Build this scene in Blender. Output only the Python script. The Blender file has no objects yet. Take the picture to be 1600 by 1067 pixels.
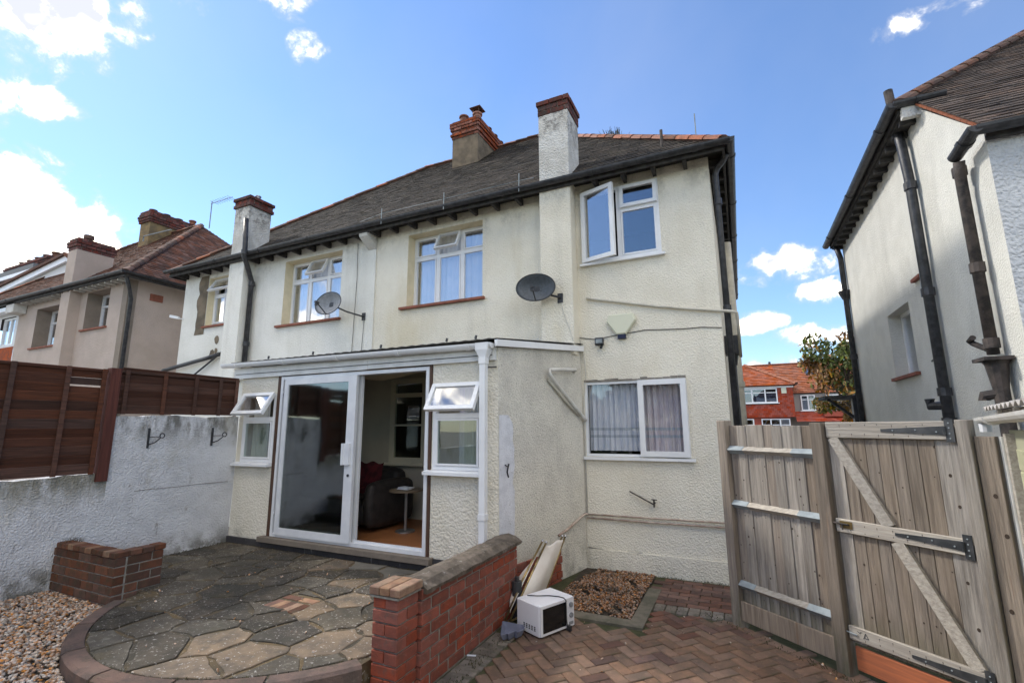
import bpy, math, random
from mathutils import Vector, Matrix, Euler
random.seed(7)
R = math.radians
scene = bpy.context.scene
COL = scene.collection

# ------------------------------------------------------------------ camera
EYE = 1.6
cam_d = bpy.data.cameras.new('camera'); cam = bpy.data.objects.new('camera', cam_d); COL.objects.link(cam)
cam_d.sensor_width = 36; cam_d.lens = 36 * 741.39 / 1600; cam_d.clip_start = 0.05; cam_d.clip_end = 2000
pit, yaw, rol = 0.17726, 0.44239, -0.006525
fw = Vector((-math.sin(yaw)*math.cos(pit), math.cos(yaw)*math.cos(pit), math.sin(pit)))
rt = Vector((math.cos(yaw), math.sin(yaw), 0)); up = rt.cross(fw)
rt2 = rt*math.cos(rol) + up*math.sin(rol); up2 = up*math.cos(rol) - rt*math.sin(rol)
cam.matrix_world = Matrix.Translation((0, 0, EYE)) @ Matrix((rt2, up2, -fw)).transposed().to_4x4()
scene.camera = cam

# ------------------------------------------------------------------ world, sun, exposure
SUN_EL = R(42); SUN_TO = Vector((-1.0, 0.14, 0)).normalized()
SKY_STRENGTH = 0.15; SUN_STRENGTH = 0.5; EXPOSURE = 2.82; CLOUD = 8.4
w = bpy.data.worlds.new('World'); scene.world = w; w.use_nodes = True
NT = w.node_tree; NT.nodes.clear()
def wn(t, **k):
    n = NT.nodes.new(t)
    for a, b in k.items(): setattr(n, a, b)
    return n
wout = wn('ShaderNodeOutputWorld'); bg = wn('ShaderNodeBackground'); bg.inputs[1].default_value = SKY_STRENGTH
NT.links.new(bg.outputs[0], wout.inputs[0])
sky = wn('ShaderNodeTexSky', sky_type='NISHITA', sun_disc=False, sun_elevation=SUN_EL)
sky.sun_rotation = math.atan2(SUN_TO.x, SUN_TO.y)
sky.air_density = 1.15; sky.dust_density = 0.1; sky.ozone_density = 1.6
tc = wn('ShaderNodeTexCoord')
def wmath(op, a, b=None, clamp=False):
    n = wn('ShaderNodeMath', operation=op, use_clamp=clamp)
    for i, v in enumerate((a, b)):
        if v is None: continue
        if isinstance(v, (int, float)): n.inputs[i].default_value = v
        else: NT.links.new(v, n.inputs[i])
    return n.outputs[0]
DIR = tc.outputs['Generated']
def noise(scale, detail, rough, dist=0.0):
    n = wn('ShaderNodeTexNoise'); n.inputs['Scale'].default_value = scale; n.inputs['Detail'].default_value = detail
    n.inputs['Roughness'].default_value = rough; n.inputs['Distortion'].default_value = dist
    NT.links.new(DIR, n.inputs['Vector']); return n.outputs[0]
n_big = noise(13.0, 8, 0.62, 0.3); n_fine = noise(26.0, 5, 0.6); n_wide = noise(2.1, 5, 0.55, 0.2)
# cloud banks, in view and added out of view: azimuth (deg right of +y), elevation (deg), half-width, half-height (deg), weight
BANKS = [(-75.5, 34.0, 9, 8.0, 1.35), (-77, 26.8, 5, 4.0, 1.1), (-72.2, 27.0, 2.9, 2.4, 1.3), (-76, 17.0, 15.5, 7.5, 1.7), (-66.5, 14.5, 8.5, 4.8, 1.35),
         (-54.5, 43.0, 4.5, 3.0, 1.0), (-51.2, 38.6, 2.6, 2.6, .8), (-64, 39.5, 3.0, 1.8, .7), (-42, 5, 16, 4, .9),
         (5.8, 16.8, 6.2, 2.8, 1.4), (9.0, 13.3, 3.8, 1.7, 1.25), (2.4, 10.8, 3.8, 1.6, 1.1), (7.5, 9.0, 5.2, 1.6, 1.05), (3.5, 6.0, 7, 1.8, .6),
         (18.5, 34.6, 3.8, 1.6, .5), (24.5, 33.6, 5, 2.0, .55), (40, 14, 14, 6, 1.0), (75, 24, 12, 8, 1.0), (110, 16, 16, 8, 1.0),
         (-104, 26, 22, 16, 1.5), (-112, 54, 26, 16, 1.5), (-126, 10, 18, 8, 1.3), (-168, 56, 30, 15, 1.6), (150, 52, 26, 17, 1.6), (140, 24, 26, 16, 1.5), (112, 36, 20, 16, 1.4), (-140, 70, 30, 16, 1.5), (-155, 9, 22, 5, 1.2), (172, 12, 22, 8, 1.3), (100, 66, 22, 13, 1.3), (-60, 66, 14, 9, 1.0)]  # unseen banks behind and overhead, added to brighten the shaded facade
acc = None
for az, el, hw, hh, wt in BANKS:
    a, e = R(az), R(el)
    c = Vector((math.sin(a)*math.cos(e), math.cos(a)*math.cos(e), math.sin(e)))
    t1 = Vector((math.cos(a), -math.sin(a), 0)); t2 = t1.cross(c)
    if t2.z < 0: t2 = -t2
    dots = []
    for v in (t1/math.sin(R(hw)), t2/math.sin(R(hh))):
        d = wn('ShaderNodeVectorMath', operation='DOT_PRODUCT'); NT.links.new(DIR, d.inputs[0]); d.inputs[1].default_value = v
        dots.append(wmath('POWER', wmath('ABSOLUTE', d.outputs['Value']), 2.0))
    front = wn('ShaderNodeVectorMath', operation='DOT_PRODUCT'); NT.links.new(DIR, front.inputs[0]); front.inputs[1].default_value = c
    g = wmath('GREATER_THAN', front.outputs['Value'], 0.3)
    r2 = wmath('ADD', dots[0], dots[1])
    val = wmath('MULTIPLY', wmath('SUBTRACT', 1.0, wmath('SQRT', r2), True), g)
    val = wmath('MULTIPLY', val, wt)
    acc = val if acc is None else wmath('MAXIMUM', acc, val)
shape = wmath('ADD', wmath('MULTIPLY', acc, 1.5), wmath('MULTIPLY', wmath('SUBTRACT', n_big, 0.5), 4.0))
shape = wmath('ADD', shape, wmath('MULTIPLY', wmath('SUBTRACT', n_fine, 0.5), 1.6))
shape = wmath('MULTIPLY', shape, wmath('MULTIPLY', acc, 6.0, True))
mr = wn('ShaderNodeMapRange', interpolation_type='SMOOTHSTEP'); NT.links.new(shape, mr.inputs[0])
mr.inputs[1].default_value = 0.08; mr.inputs[2].default_value = 1.6
veil = wn('ShaderNodeMapRange'); NT.links.new(n_wide, veil.inputs[0]); veil.inputs[1].default_value = .42; veil.inputs[2].default_value = .8; veil.inputs[4].default_value = .13
mask = wmath('MAXIMUM', wmath('POWER', mr.outputs[0], 1.7), veil.outputs[0])
n_core = noise(4.5, 4, .55)
crm = wn('ShaderNodeMapRange', interpolation_type='SMOOTHSTEP'); NT.links.new(shape, crm.inputs[0]); crm.inputs[1].default_value = .7; crm.inputs[2].default_value = 1.6
cn_ = wn('ShaderNodeMapRange', interpolation_type='SMOOTHSTEP'); NT.links.new(n_core, cn_.inputs[0]); cn_.inputs[1].default_value = .46; cn_.inputs[2].default_value = .58
ccol = wn('ShaderNodeMix', data_type='RGBA'); NT.links.new(wmath('MULTIPLY', crm.outputs[0], cn_.outputs[0]), ccol.inputs[0])
edge = wn('ShaderNodeMapRange', interpolation_type='SMOOTHSTEP'); NT.links.new(shape, edge.inputs[0]); edge.inputs[1].default_value = .7; edge.inputs[2].default_value = 2.1
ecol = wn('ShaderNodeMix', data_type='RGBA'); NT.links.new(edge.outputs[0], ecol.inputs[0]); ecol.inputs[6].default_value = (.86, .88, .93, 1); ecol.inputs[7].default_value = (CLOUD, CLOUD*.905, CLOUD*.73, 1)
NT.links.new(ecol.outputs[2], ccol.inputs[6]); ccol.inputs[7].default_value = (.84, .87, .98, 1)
tint = wn('ShaderNodeMix', data_type='RGBA', blend_type='MULTIPLY'); tint.inputs[0].default_value = 1
NT.links.new(sky.outputs[0], tint.inputs[6]); tint.inputs[7].default_value = (0.155, 0.181, 0.221, 1)
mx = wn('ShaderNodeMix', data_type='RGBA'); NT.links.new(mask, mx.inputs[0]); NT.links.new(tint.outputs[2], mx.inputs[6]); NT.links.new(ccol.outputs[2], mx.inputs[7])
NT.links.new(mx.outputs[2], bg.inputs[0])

sun_d = bpy.data.lights.new('sun', 'SUN'); sun_d.energy = SUN_STRENGTH; sun_d.angle = R(6); sun_d.color = (1, .95, .86)
sun = bpy.data.objects.new('sun', sun_d); COL.objects.link(sun)
to = Vector((SUN_TO.x*math.cos(SUN_EL), SUN_TO.y*math.cos(SUN_EL), math.sin(SUN_EL)))
sun.rotation_euler = (-to).to_track_quat('-Z', 'Y').to_euler(); sun.location = (0, 0, 30)
scene.view_settings.view_transform = 'Standard'; scene.view_settings.look = 'None'
scene.view_settings.gamma = 1; scene.view_settings.use_curve_mapping = False
scene.view_settings.exposure = EXPOSURE

# ------------------------------------------------------------------ materials
def mat(name, col, rough=.8, col2=None, nscale=6.0, nlo=.35, nhi=.65, bump=0.0, bscale=40.0, bdist=.01, voro=0.0, vscale=40.0,
        rand=0.0, grain=None, grime=None, metal=0.0, spec=.3, island=False, coat=0.0, layers=()):
    """layers: (colour, scale, lo, hi, amount, (sx,sy,sz) or None, zband or None)"""
    m = bpy.data.materials.new(name); m.use_nodes = True; t = m.node_tree; N, L = t.nodes, t.links
    b = N['Principled BSDF']; b.inputs['Roughness'].default_value = rough; b.inputs['Metallic'].default_value = metal
    b.inputs['Specular IOR Level'].default_value = spec; b.inputs['Coat Weight'].default_value = coat
    tcn = N.new('ShaderNodeTexCoord'); oi = N.new('ShaderNodeObjectInfo'); geo = N.new('ShaderNodeNewGeometry')
    off = N.new('ShaderNodeVectorMath'); off.operation = 'ADD'
    sc_ = N.new('ShaderNodeMath'); sc_.operation = 'MULTIPLY'; sc_.inputs[1].default_value = 37.0
    L.new(oi.outputs['Random'], sc_.inputs[0]); L.new(sc_.outputs[0], off.inputs[1]); L.new(tcn.outputs['Object'], off.inputs[0])
    P = off.outputs[0] if rand or grain else tcn.outputs['Object']
    if island: P = tcn.outputs['Object']
    def nz(scale, detail=5, rough_=.6, stretch=None, src=None):
        s = src or P
        if stretch:
            mp = N.new('ShaderNodeVectorMath'); mp.operation = 'MULTIPLY'; mp.inputs[1].default_value = stretch; L.new(s, mp.inputs[0]); s = mp.outputs[0]
        n = N.new('ShaderNodeTexNoise'); n.inputs['Scale'].default_value = scale; n.inputs['Detail'].default_value = detail
        n.inputs['Roughness'].default_value = rough_; L.new(s, n.inputs['Vector']); return n.outputs[0]
    def rng(v, lo, hi, o0=0, o1=1):
        n = N.new('ShaderNodeMapRange'); n.interpolation_type = 'SMOOTHSTEP'; L.new(v, n.inputs[0]); n.inputs[1].default_value = lo; n.inputs[2].default_value = hi
        n.inputs[3].default_value = o0; n.inputs[4].default_value = o1; return n.outputs[0]
    def mix(f, a, c):
        n = N.new('ShaderNodeMix'); n.data_type = 'RGBA'
        if isinstance(f, float): n.inputs[0].default_value = f
        else: L.new(f, n.inputs[0])
        for i, v in ((6, a), (7, c)):
            if isinstance(v, tuple): n.inputs[i].default_value = (*v[:3], 1)
            else: L.new(v, n.inputs[i])
        return n.outputs[2]
    c = tuple(col)
    if col2: c = mix(rng(nz(nscale, stretch=grain), nlo, nhi), c, tuple(col2))
    if rand:
        rv = geo.outputs['Random Per Island'] if island else oi.outputs['Random']
        hsv = N.new('ShaderNodeHueSaturation'); mrn = N.new('ShaderNodeMapRange'); L.new(rv, mrn.inputs[0]); mrn.inputs[3].default_value = 1-rand; mrn.inputs[4].default_value = 1+rand
        L.new(mrn.outputs[0], hsv.inputs['Value'])
        m2 = N.new('ShaderNodeMath'); m2.operation = 'FRACT'; m3 = N.new('ShaderNodeMath'); m3.operation = 'MULTIPLY'; m3.inputs[1].default_value = 7.31
        L.new(rv, m3.inputs[0]); L.new(m3.outputs[0], m2.inputs[0])
        mh = N.new('ShaderNodeMapRange'); L.new(m2.outputs[0], mh.inputs[0]); mh.inputs[3].default_value = 1-rand*.6; mh.inputs[4].default_value = 1+rand*.6; L.new(mh.outputs[0], hsv.inputs['Saturation'])
        if isinstance(c, tuple): hsv.inputs['Color'].default_value = (*c[:3], 1)
        else: L.new(c, hsv.inputs['Color'])
        c = hsv.outputs[0]
    for lc, ls, lo, hi, amt, st, zb in layers:
        f = rng(nz(ls, 6, .65, st, tcn.outputs['Object']), lo, hi, 0, amt)
        if zb:
            sx = N.new('ShaderNodeSeparateXYZ'); L.new(tcn.outputs['Object'], sx.inputs[0])
            z = rng(sx.outputs[2], zb[0], zb[1]); mm = N.new('ShaderNodeMath'); mm.operation = 'MULTIPLY'; L.new(f, mm.inputs[0]); L.new(z, mm.inputs[1]); f = mm.outputs[0]
        c = mix(f, c, lc)
    if isinstance(c, tuple): b.inputs['Base Color'].default_value = (*c[:3], 1)
    else: L.new(c, b.inputs['Base Color'])
    if bump or voro:
        h = None
        if bump: h = nz(bscale, 4, .65, grain)
        if voro:
            v = N.new('ShaderNodeTexVoronoi'); v.inputs['Scale'].default_value = vscale; v.feature = 'SMOOTH_F1'
            wv = N.new('ShaderNodeVectorMath'); wv.operation = 'ADD'; L.new(P, wv.inputs[0])
            nn = N.new('ShaderNodeTexNoise'); nn.inputs['Scale'].default_value = vscale*.5; L.new(P, nn.inputs['Vector'])
            s2 = N.new('ShaderNodeVectorMath'); s2.operation = 'SCALE'; s2.inputs['Scale'].default_value = 1.6/vscale; L.new(nn.outputs['Color'], s2.inputs[0]); L.new(s2.outputs[0], wv.inputs[1])
            L.new(wv.outputs[0], v.inputs['Vector'])
            if h is None: h = v.outputs['Distance']
            else:
                ad = N.new('ShaderNodeMath'); ad.operation = 'MULTIPLY_ADD'; L.new(v.outputs['Distance'], ad.inputs[0]); ad.inputs[1].default_value = voro; L.new(h, ad.inputs[2]); h = ad.outputs[0]
        bn = N.new('ShaderNodeBump'); bn.inputs['Strength'].default_value = 1.0; bn.inputs['Distance'].default_value = bdist
        L.new(h, bn.inputs['Height']); L.new(bn.outputs[0], b.inputs['Normal'])
    return m

def glass_mat(name, refl, tintc=(1, 1, 1), rough=.0):
    m = bpy.data.materials.new(name); m.use_nodes = True; t = m.node_tree; N, L = t.nodes, t.links; N.clear()
    o = N.new('ShaderNodeOutputMaterial'); mxs = N.new('ShaderNodeMixShader'); tr = N.new('ShaderNodeBsdfTransparent'); gl = N.new('ShaderNodeBsdfGlossy')
    tr.inputs[0].default_value = (*tintc, 1); gl.inputs['Roughness'].default_value = rough; gl.inputs['Color'].default_value = (.95, .97, 1, 1)
    lw = N.new('ShaderNodeLayerWeight'); lw.inputs[0].default_value = .35
    mr_ = N.new('ShaderNodeMapRange'); L.new(lw.outputs['Facing'], mr_.inputs[0]); mr_.inputs[3].default_value = refl; mr_.inputs[4].default_value = min(1, refl+.45)
    tcn = N.new('ShaderNodeTexCoord'); nz = N.new('ShaderNodeTexNoise'); nz.inputs['Scale'].default_value = 1.3; L.new(tcn.outputs['Object'], nz.inputs['Vector'])
    bn = N.new('ShaderNodeBump'); bn.inputs['Distance'].default_value = .012; bn.inputs['Strength'].default_value = .25; L.new(nz.outputs[0], bn.inputs['Height']); L.new(bn.outputs[0], gl.inputs['Normal'])
    L.new(mr_.outputs[0], mxs.inputs[0]); L.new(tr.outputs[0], mxs.inputs[1]); L.new(gl.outputs[0], mxs.inputs[2]); L.new(mxs.outputs[0], o.inputs[0]); return m

M = {}
GR = (.16, .15, .12)
M['render_cream'] = mat('cream roughcast', (.83, .785, .675), .95, (.765, .715, .60), 1.6, bump=1, bscale=48, bdist=.0095, voro=1.2, vscale=56,
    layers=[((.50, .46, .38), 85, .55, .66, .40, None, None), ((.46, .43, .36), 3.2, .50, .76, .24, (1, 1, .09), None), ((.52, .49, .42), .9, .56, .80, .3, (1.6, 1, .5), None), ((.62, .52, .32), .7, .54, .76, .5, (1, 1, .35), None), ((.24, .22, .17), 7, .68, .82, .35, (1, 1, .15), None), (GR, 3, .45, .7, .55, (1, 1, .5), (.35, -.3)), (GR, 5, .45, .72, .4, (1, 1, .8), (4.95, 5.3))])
M['render_white'] = mat('white roughcast', (.82, .81, .76), .95, (.75, .74, .68), 1.6, bump=1, bscale=48, bdist=.0095, voro=1.2, vscale=56,
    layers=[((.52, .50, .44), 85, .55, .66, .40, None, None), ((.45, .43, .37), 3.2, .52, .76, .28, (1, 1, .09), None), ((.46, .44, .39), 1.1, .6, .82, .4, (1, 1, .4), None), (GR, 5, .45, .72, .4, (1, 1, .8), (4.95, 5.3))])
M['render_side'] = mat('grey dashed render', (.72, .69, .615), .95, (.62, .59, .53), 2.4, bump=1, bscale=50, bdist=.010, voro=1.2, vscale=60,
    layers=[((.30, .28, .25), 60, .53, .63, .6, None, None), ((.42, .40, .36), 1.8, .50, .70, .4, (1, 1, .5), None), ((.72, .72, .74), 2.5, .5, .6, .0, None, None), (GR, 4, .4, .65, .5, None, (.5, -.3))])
M['render_front'] = mat('cream textured render', (.76, .72, .63), .95, (.68, .64, .54), 2, bump=1, bscale=40, bdist=.009, voro=1.4, vscale=42,
    layers=[((.46, .41, .32), 80, .55, .66, .40, None, None), (GR, 3, .5, .7, .5, None, (.5, -.1))])
M['reveal'] = mat('yellowed smooth reveal paint', (.78, .69, .49), .85, (.70, .62, .43), 5, bump=.5, bscale=30, bdist=.006)
M['stack_white'] = mat('painted stack render', (.70, .69, .66), .95, (.56, .54, .50), 3, bump=1, bscale=34, bdist=.015, voro=1.3, vscale=40,
    layers=[((.2, .18, .15), 4, .56, .8, .4, (1, 1, .5), None), ((.10, .09, .08), 9, .42, .66, .7, None, (6.1, 6.5))])
M['nb_render'] = mat('pink pebble dash', (.53, .44, .385), .95, (.47, .39, .335), 2, bump=1, bscale=50, bdist=.02, layers=[((.25, .22, .18), 2, .6, .8, .4, (1, 1, .4), None)])
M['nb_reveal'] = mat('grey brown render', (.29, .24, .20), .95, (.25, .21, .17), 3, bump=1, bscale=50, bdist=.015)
M['rh_render'] = mat('pale fine render', (.68, .67, .62), .95, (.62, .61, .56), 2.5, bump=1, bscale=55, bdist=.015, layers=[((.40, .39, .35), 1.5, .52, .8, .5, (1, 1, .4), None), ((.36, .34, .3), 3, .5, .7, .5, None, (1.5, -.2))])
M['rh_rough'] = mat('pale blue grey roughcast', (.68, .69, .70), .95, (.57, .585, .60), 3, bump=1, bscale=34, bdist=.016, voro=1.3, vscale=40)
M['white_wall'] = mat('weathered white painted wall', (.68, .68, .70), .95, (.58, .58, .60), 3, bump=1, bscale=46, bdist=.012, voro=1.2, vscale=60,
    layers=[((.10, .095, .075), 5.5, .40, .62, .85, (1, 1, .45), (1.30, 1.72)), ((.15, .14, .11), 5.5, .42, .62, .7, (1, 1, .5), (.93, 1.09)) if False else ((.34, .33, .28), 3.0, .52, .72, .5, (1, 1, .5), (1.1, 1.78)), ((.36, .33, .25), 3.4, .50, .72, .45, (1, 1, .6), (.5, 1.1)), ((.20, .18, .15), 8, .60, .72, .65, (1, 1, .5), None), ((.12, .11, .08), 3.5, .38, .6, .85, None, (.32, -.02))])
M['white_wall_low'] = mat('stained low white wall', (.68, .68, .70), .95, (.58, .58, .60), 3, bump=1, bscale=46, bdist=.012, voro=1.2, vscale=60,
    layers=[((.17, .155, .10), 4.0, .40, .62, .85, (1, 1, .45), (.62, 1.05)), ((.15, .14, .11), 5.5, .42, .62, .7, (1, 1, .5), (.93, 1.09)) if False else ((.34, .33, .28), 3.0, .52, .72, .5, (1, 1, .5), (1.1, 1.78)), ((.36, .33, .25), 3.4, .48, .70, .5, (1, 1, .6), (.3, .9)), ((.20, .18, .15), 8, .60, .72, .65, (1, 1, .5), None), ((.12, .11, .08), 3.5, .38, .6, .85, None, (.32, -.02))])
M['upvc'] = mat('white plastic', (.80, .81, .83), .35, (.74, .75, .77), 3, spec=.5)
M['alu'] = mat('white lacquered aluminium', (.72, .74, .77), .4, (.64, .66, .70), 4, spec=.5)
M['dirty_white'] = mat('grimy white board', (.74, .74, .73), .6, (.62, .62, .60), 4, layers=[((.25, .24, .22), 9, .60, .78, .45, (.2, 1, 1), None)])
M['blackp'] = mat('black cast iron', (.016, .017, .020), .42, (.045, .045, .05), 12, spec=.5, bump=.3, bscale=60, bdist=.003)
M['rust_pipe'] = mat('weathered cast iron', (.030, .027, .026), .7, (.085, .068, .060), 9, layers=[((.2, .19, .18), 14, .62, .74, .4, None, None)], bump=.6, bscale=50, bdist=.005)
M['soffit'] = mat('dark stained eaves timber', (.035, .033, .035), .8, (.07, .066, .062), 10)
M['tile_brown'] = mat('mossy brown roof tiles', (.060, .049, .040), .95, (.036, .031, .027), 3, rand=.30, island=True, bump=.6, bscale=60, bdist=.006,
    layers=[((.19, .18, .15), 10, .58, .72, .6, None, None), ((.05, .055, .028), 5, .55, .75, .6, None, None), ((.018, .017, .016), 1.2, .48, .68, .55, None, None)])
M['tile_red'] = mat('weathered red brown roof tiles', (.155, .070, .045), .9, (.095, .048, .034), 3, rand=.4, island=True, bump=.6, bscale=60, bdist=.006, layers=[((.3, .26, .2), 14, .64, .74, .6, None, None)])
M['tile_rh'] = mat('dark brown roof tiles', (.085, .062, .050), .9, (.055, .043, .037), 3, rand=.4, island=True, bump=.6, bscale=60, bdist=.006, layers=[((.3, .27, .22), 14, .62, .72, .6, None, None)])
M['tile_orange'] = mat('orange clay roof tiles', (.36, .105, .045), .85, (.30, .085, .038), 2, rand=.2, island=True)
M['tile_orange2'] = mat('faded orange roof tiles', (.31, .115, .06), .85, (.25, .09, .05), 2, rand=.2, island=True)
M['hang_red'] = mat('red hung tiles', (.36, .070, .038), .8, (.30, .058, .034), 2, rand=.18, island=True)
M['underlay'] = mat('roof underlay', (.03, .028, .026), .95)
M['terracotta'] = mat('terracotta', (.26, .105, .065), .8, (.22, .09, .055), 8, rand=.35, layers=[((.12, .1, .08), 9, .55, .7, .6, None, None)], bump=.4, bscale=60, bdist=.004)
M['terr_dark'] = mat('sooty terracotta', (.14, .07, .05), .9, (.08, .05, .04), 8, rand=.3, layers=[((.14, .14, .09), 9, .55, .7, .5, None, None)])
M['sill_red'] = mat('red tile sill', (.28, .10, .065), .8, (.20, .075, .05), 8, layers=[((.3, .28, .25), 12, .6, .72, .5, None, None)])
M['brick'] = mat('red garden wall brick', (.27, .075, .048), .85, (.18, .06, .043), 10, rand=.20, bump=.8, bscale=70, bdist=.006, layers=[((.42, .36, .31), 26, .63, .74, .4, None, None), ((.11, .095, .08), 9, .54, .7, .6, None, None)])
M['brick_cap'] = mat('pale lichened brick', (.30, .19, .12), .9, (.22, .12, .08), 12, rand=.2, bump=.8, bscale=70, bdist=.006, layers=[((.10, .1, .07), 10, .52, .7, .6, None, None)])
M['brick_plant'] = mat('old planter brick', (.15, .066, .043), .9, (.095, .05, .035), 8, rand=.35, bump=.8, bscale=70, bdist=.006, layers=[((.05, .055, .035), 6, .52, .7, .6, None, None)])
M['brick_stack'] = mat('sooty stack brick', (.17, .055, .045), .9, (.08, .045, .04), 8, rand=.35, bump=.8, bscale=70, bdist=.006, layers=[((.04, .045, .04), 6, .52, .7, .8, None, None)])
M['brick_orange'] = mat('orange red stack brick', (.30, .09, .05), .9, (.16, .06, .04), 8, rand=.35, bump=.8, bscale=70, bdist=.006, layers=[((.06, .05, .04), 6, .54, .7, .7, None, None)])
M['mortar'] = mat('grey mortar', (.28, .26, .235), .95, (.19, .18, .155), 20, bump=1, bscale=90, bdist=.005)
M['coping'] = mat('mossy concrete coping', (.165, .135, .11), .95, (.085, .07, .055), 9, bump=1, bscale=60, bdist=.012, layers=[((.42, .40, .37), 16, .60, .7, .5, None, None)])
M['stack_render'] = mat('brown stained stack render', (.24, .19, .135), .95, (.14, .115, .085), 4, bump=1, bscale=50, bdist=.02)
M['stack_yellow'] = mat('ochre stack render', (.28, .20, .10), .95, (.17, .13, .08), 4, bump=1, bscale=50, bdist=.02)
M['paver'] = mat('brown red block paver', (.195, .118, .082), .9, (.135, .09, .066), 9, rand=.22, bump=1, bscale=80, bdist=.006, layers=[((.075, .07, .042), 3.2, .48, .66, .75, None, None), ((.33, .22, .16), 26, .6, .7, .4, None, None)])
M['paver_dark'] = mat('dark block paver', (.150, .080, .060), .9, (.10, .06, .05), 9, rand=.28, bump=1, bscale=80, bdist=.006, layers=[((.05, .055, .035), 5, .52, .7, .7, None, None)])  # pavers with a darker colour of their own, mostly the house path
M['paver_grey'] = mat('grey edging paver', (.19, .165, .14), .9, (.12, .105, .09), 9, rand=.22, bump=1, bscale=80, bdist=.006, layers=[((.06, .065, .04), 5, .54, .7, .7, None, None)])
M['joint'] = mat('mossy joint dirt', (.045, .050, .024), 1, (.075, .075, .038), 9, bump=1, bscale=90, bdist=.008)
M['soil'] = mat('dark soil', (.045, .038, .030), 1, (.075, .06, .045), 9, bump=1, bscale=60, bdist=.03)
M['ground'] = mat('tarmac and worn concrete', (.24, .23, .21), .95, (.17, .16, .145), .6, bump=1, bscale=60, bdist=.01)
M['grass_g'] = mat('garden earth and lawn', (.06, .075, .03), 1, (.09, .08, .045), 1.5, bump=1, bscale=40, bdist=.03)
LIC = [((.50, .48, .45), 38, .60, .64, .7, None, None), ((.30, .28, .24), 9, .56, .70, .5, None, None), ((.13, .10, .05), 3.1, .56, .68, .45, None, None), ((.035, .034, .028), 1.5, .42, .62, .55, (.8, 1.2, 1), None)]
M['stone_dark'] = mat('dark mossy paving stone', (.080, .066, .050), .92, (.048, .041, .033), 5, rand=.30, bump=1, bscale=45, bdist=.012, layers=LIC+[((.04, .042, .032), 2.4, .5, .7, .55, None, None)])
M['stone_grey'] = mat('grey paving stone', (.112, .096, .074), .92, (.072, .062, .049), 5, rand=.25, bump=1, bscale=45, bdist=.010, layers=LIC+[((.06, .058, .045), 3, .5, .7, .6, None, None)])
M['stone_tan'] = mat('tan sandstone', (.20, .145, .095), .9, (.115, .09, .066), 4, rand=.22, bump=1, bscale=45, bdist=.008, layers=LIC[:1]+[((.07, .065, .055), 3, .48, .68, .7, None, None)])
M['stone_pale'] = mat('pale blue grey slab', (.155, .145, .125), .9, (.11, .103, .09), 4, rand=.15, bump=1, bscale=45, bdist=.008, layers=[((.09, .08, .07), 3, .56, .72, .5, None, None)])
M['grout'] = mat('sandy patio mortar', (.15, .105, .052), .95, (.055, .048, .036), 2.0, bump=1, bscale=70, bdist=.01, layers=LIC)
M['curb'] = mat('purple brown concrete edging', (.15, .098, .08), .95, (.095, .07, .06), 6, rand=.18, bump=1, bscale=60, bdist=.01, layers=[((.28, .24, .2), 20, .62, .72, .5, None, None), ((.06, .06, .04), 5, .55, .7, .6, None, None)])
M['pebble'] = mat('mixed flint pebbles', (.36, .20, .11), .75, (.40, .35, .30), 30, nlo=.44, nhi=.56, rand=.62, island=True)
M['pebble_dark'] = mat('rusty brown pebbles', (.24, .115, .06), .85, (.26, .20, .15), 34, nlo=.42, nhi=.62, rand=.7, island=True, layers=[((.04, .035, .025), 5, .5, .66, .8, None, None)])
M['plinth'] = mat('bitumen black plinth', (.045, .043, .048), .8, (.06, .058, .06), 6, layers=[((.28, .28, .28), 7, .62, .72, .6, (1, 1, .3), None)], bump=.6, bscale=40, bdist=.01)
M['conc'] = mat('weathered concrete', (.27, .25, .22), .9, (.18, .165, .14), 6, bump=.8, bscale=60, bdist=.008, layers=[((.08, .08, .055), 4, .54, .7, .6, None, None)])
M['conc_dark'] = mat('mossy dark concrete edging', (.17, .15, .12), .95, (.10, .095, .07), 6, bump=.8, bscale=60, bdist=.01, layers=[((.22, .2, .17), 12, .6, .72, .5, None, None)])
M['conc_sill'] = mat('brown stone door sill', (.22, .185, .15), .85, (.17, .145, .12), 6, bump=.6, bscale=60, bdist=.006)
WG = (14, 14, .7)
M['wood_grey'] = mat('weathered silver grey timber', (.345, .31, .27), .85, (.205, .18, .155), 3.0, nlo=.3, nhi=.7, rand=.20, grain=WG, bump=1, bscale=5, bdist=.008,
    layers=[((.075, .065, .058), 1.3, .50, .70, .6, (3, 3, .5), None), ((.40, .30, .20), 1.7, .58, .72, .35, (4, 4, .4), None), ((.07, .075, .035), 3.0, .35, .65, .75, (3, 3, .8), (-.45, -.88))])
M['wood_brown'] = mat('brown weathered board', (.265, .218, .172), .85, (.155, .124, .098), 3.0, nlo=.3, nhi=.7, rand=.25, grain=WG, bump=1, bscale=5, bdist=.008,
    layers=[((.30, .245, .20), 1.6, .50, .70, .5, (3, 3, .5), None), ((.07, .055, .045), 1.0, .56, .75, .4, (3, 3, .5), None), ((.26, .12, .05), 2.2, .60, .74, .5, (6, 6, .5), None), ((.07, .075, .035), 3.0, .35, .65, .75, (3, 3, .8), (-.45, -.88))])
M['wood_rail'] = mat('pale grey timber rail', (.42, .385, .335), .85, (.29, .26, .225), 3.0, nlo=.3, nhi=.7, rand=.12, grain=(.7, 14, 14), bump=1, bscale=5, bdist=.006)
M['knot'] = mat('dark knot', (.05, .035, .025), .8)
M['rust_stain'] = mat('rust stained timber', (.13, .075, .045), .9)
M['fence_red'] = mat('red brown stained slats', (.115, .052, .036), .85, (.066, .033, .024), 3.0, nlo=.3, nhi=.7, rand=.38, grain=(14, .7, 14), bump=1, bscale=6, bdist=.008, layers=[((.13, .06, .045), 2, .6, .8, .5, None, None)])
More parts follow.
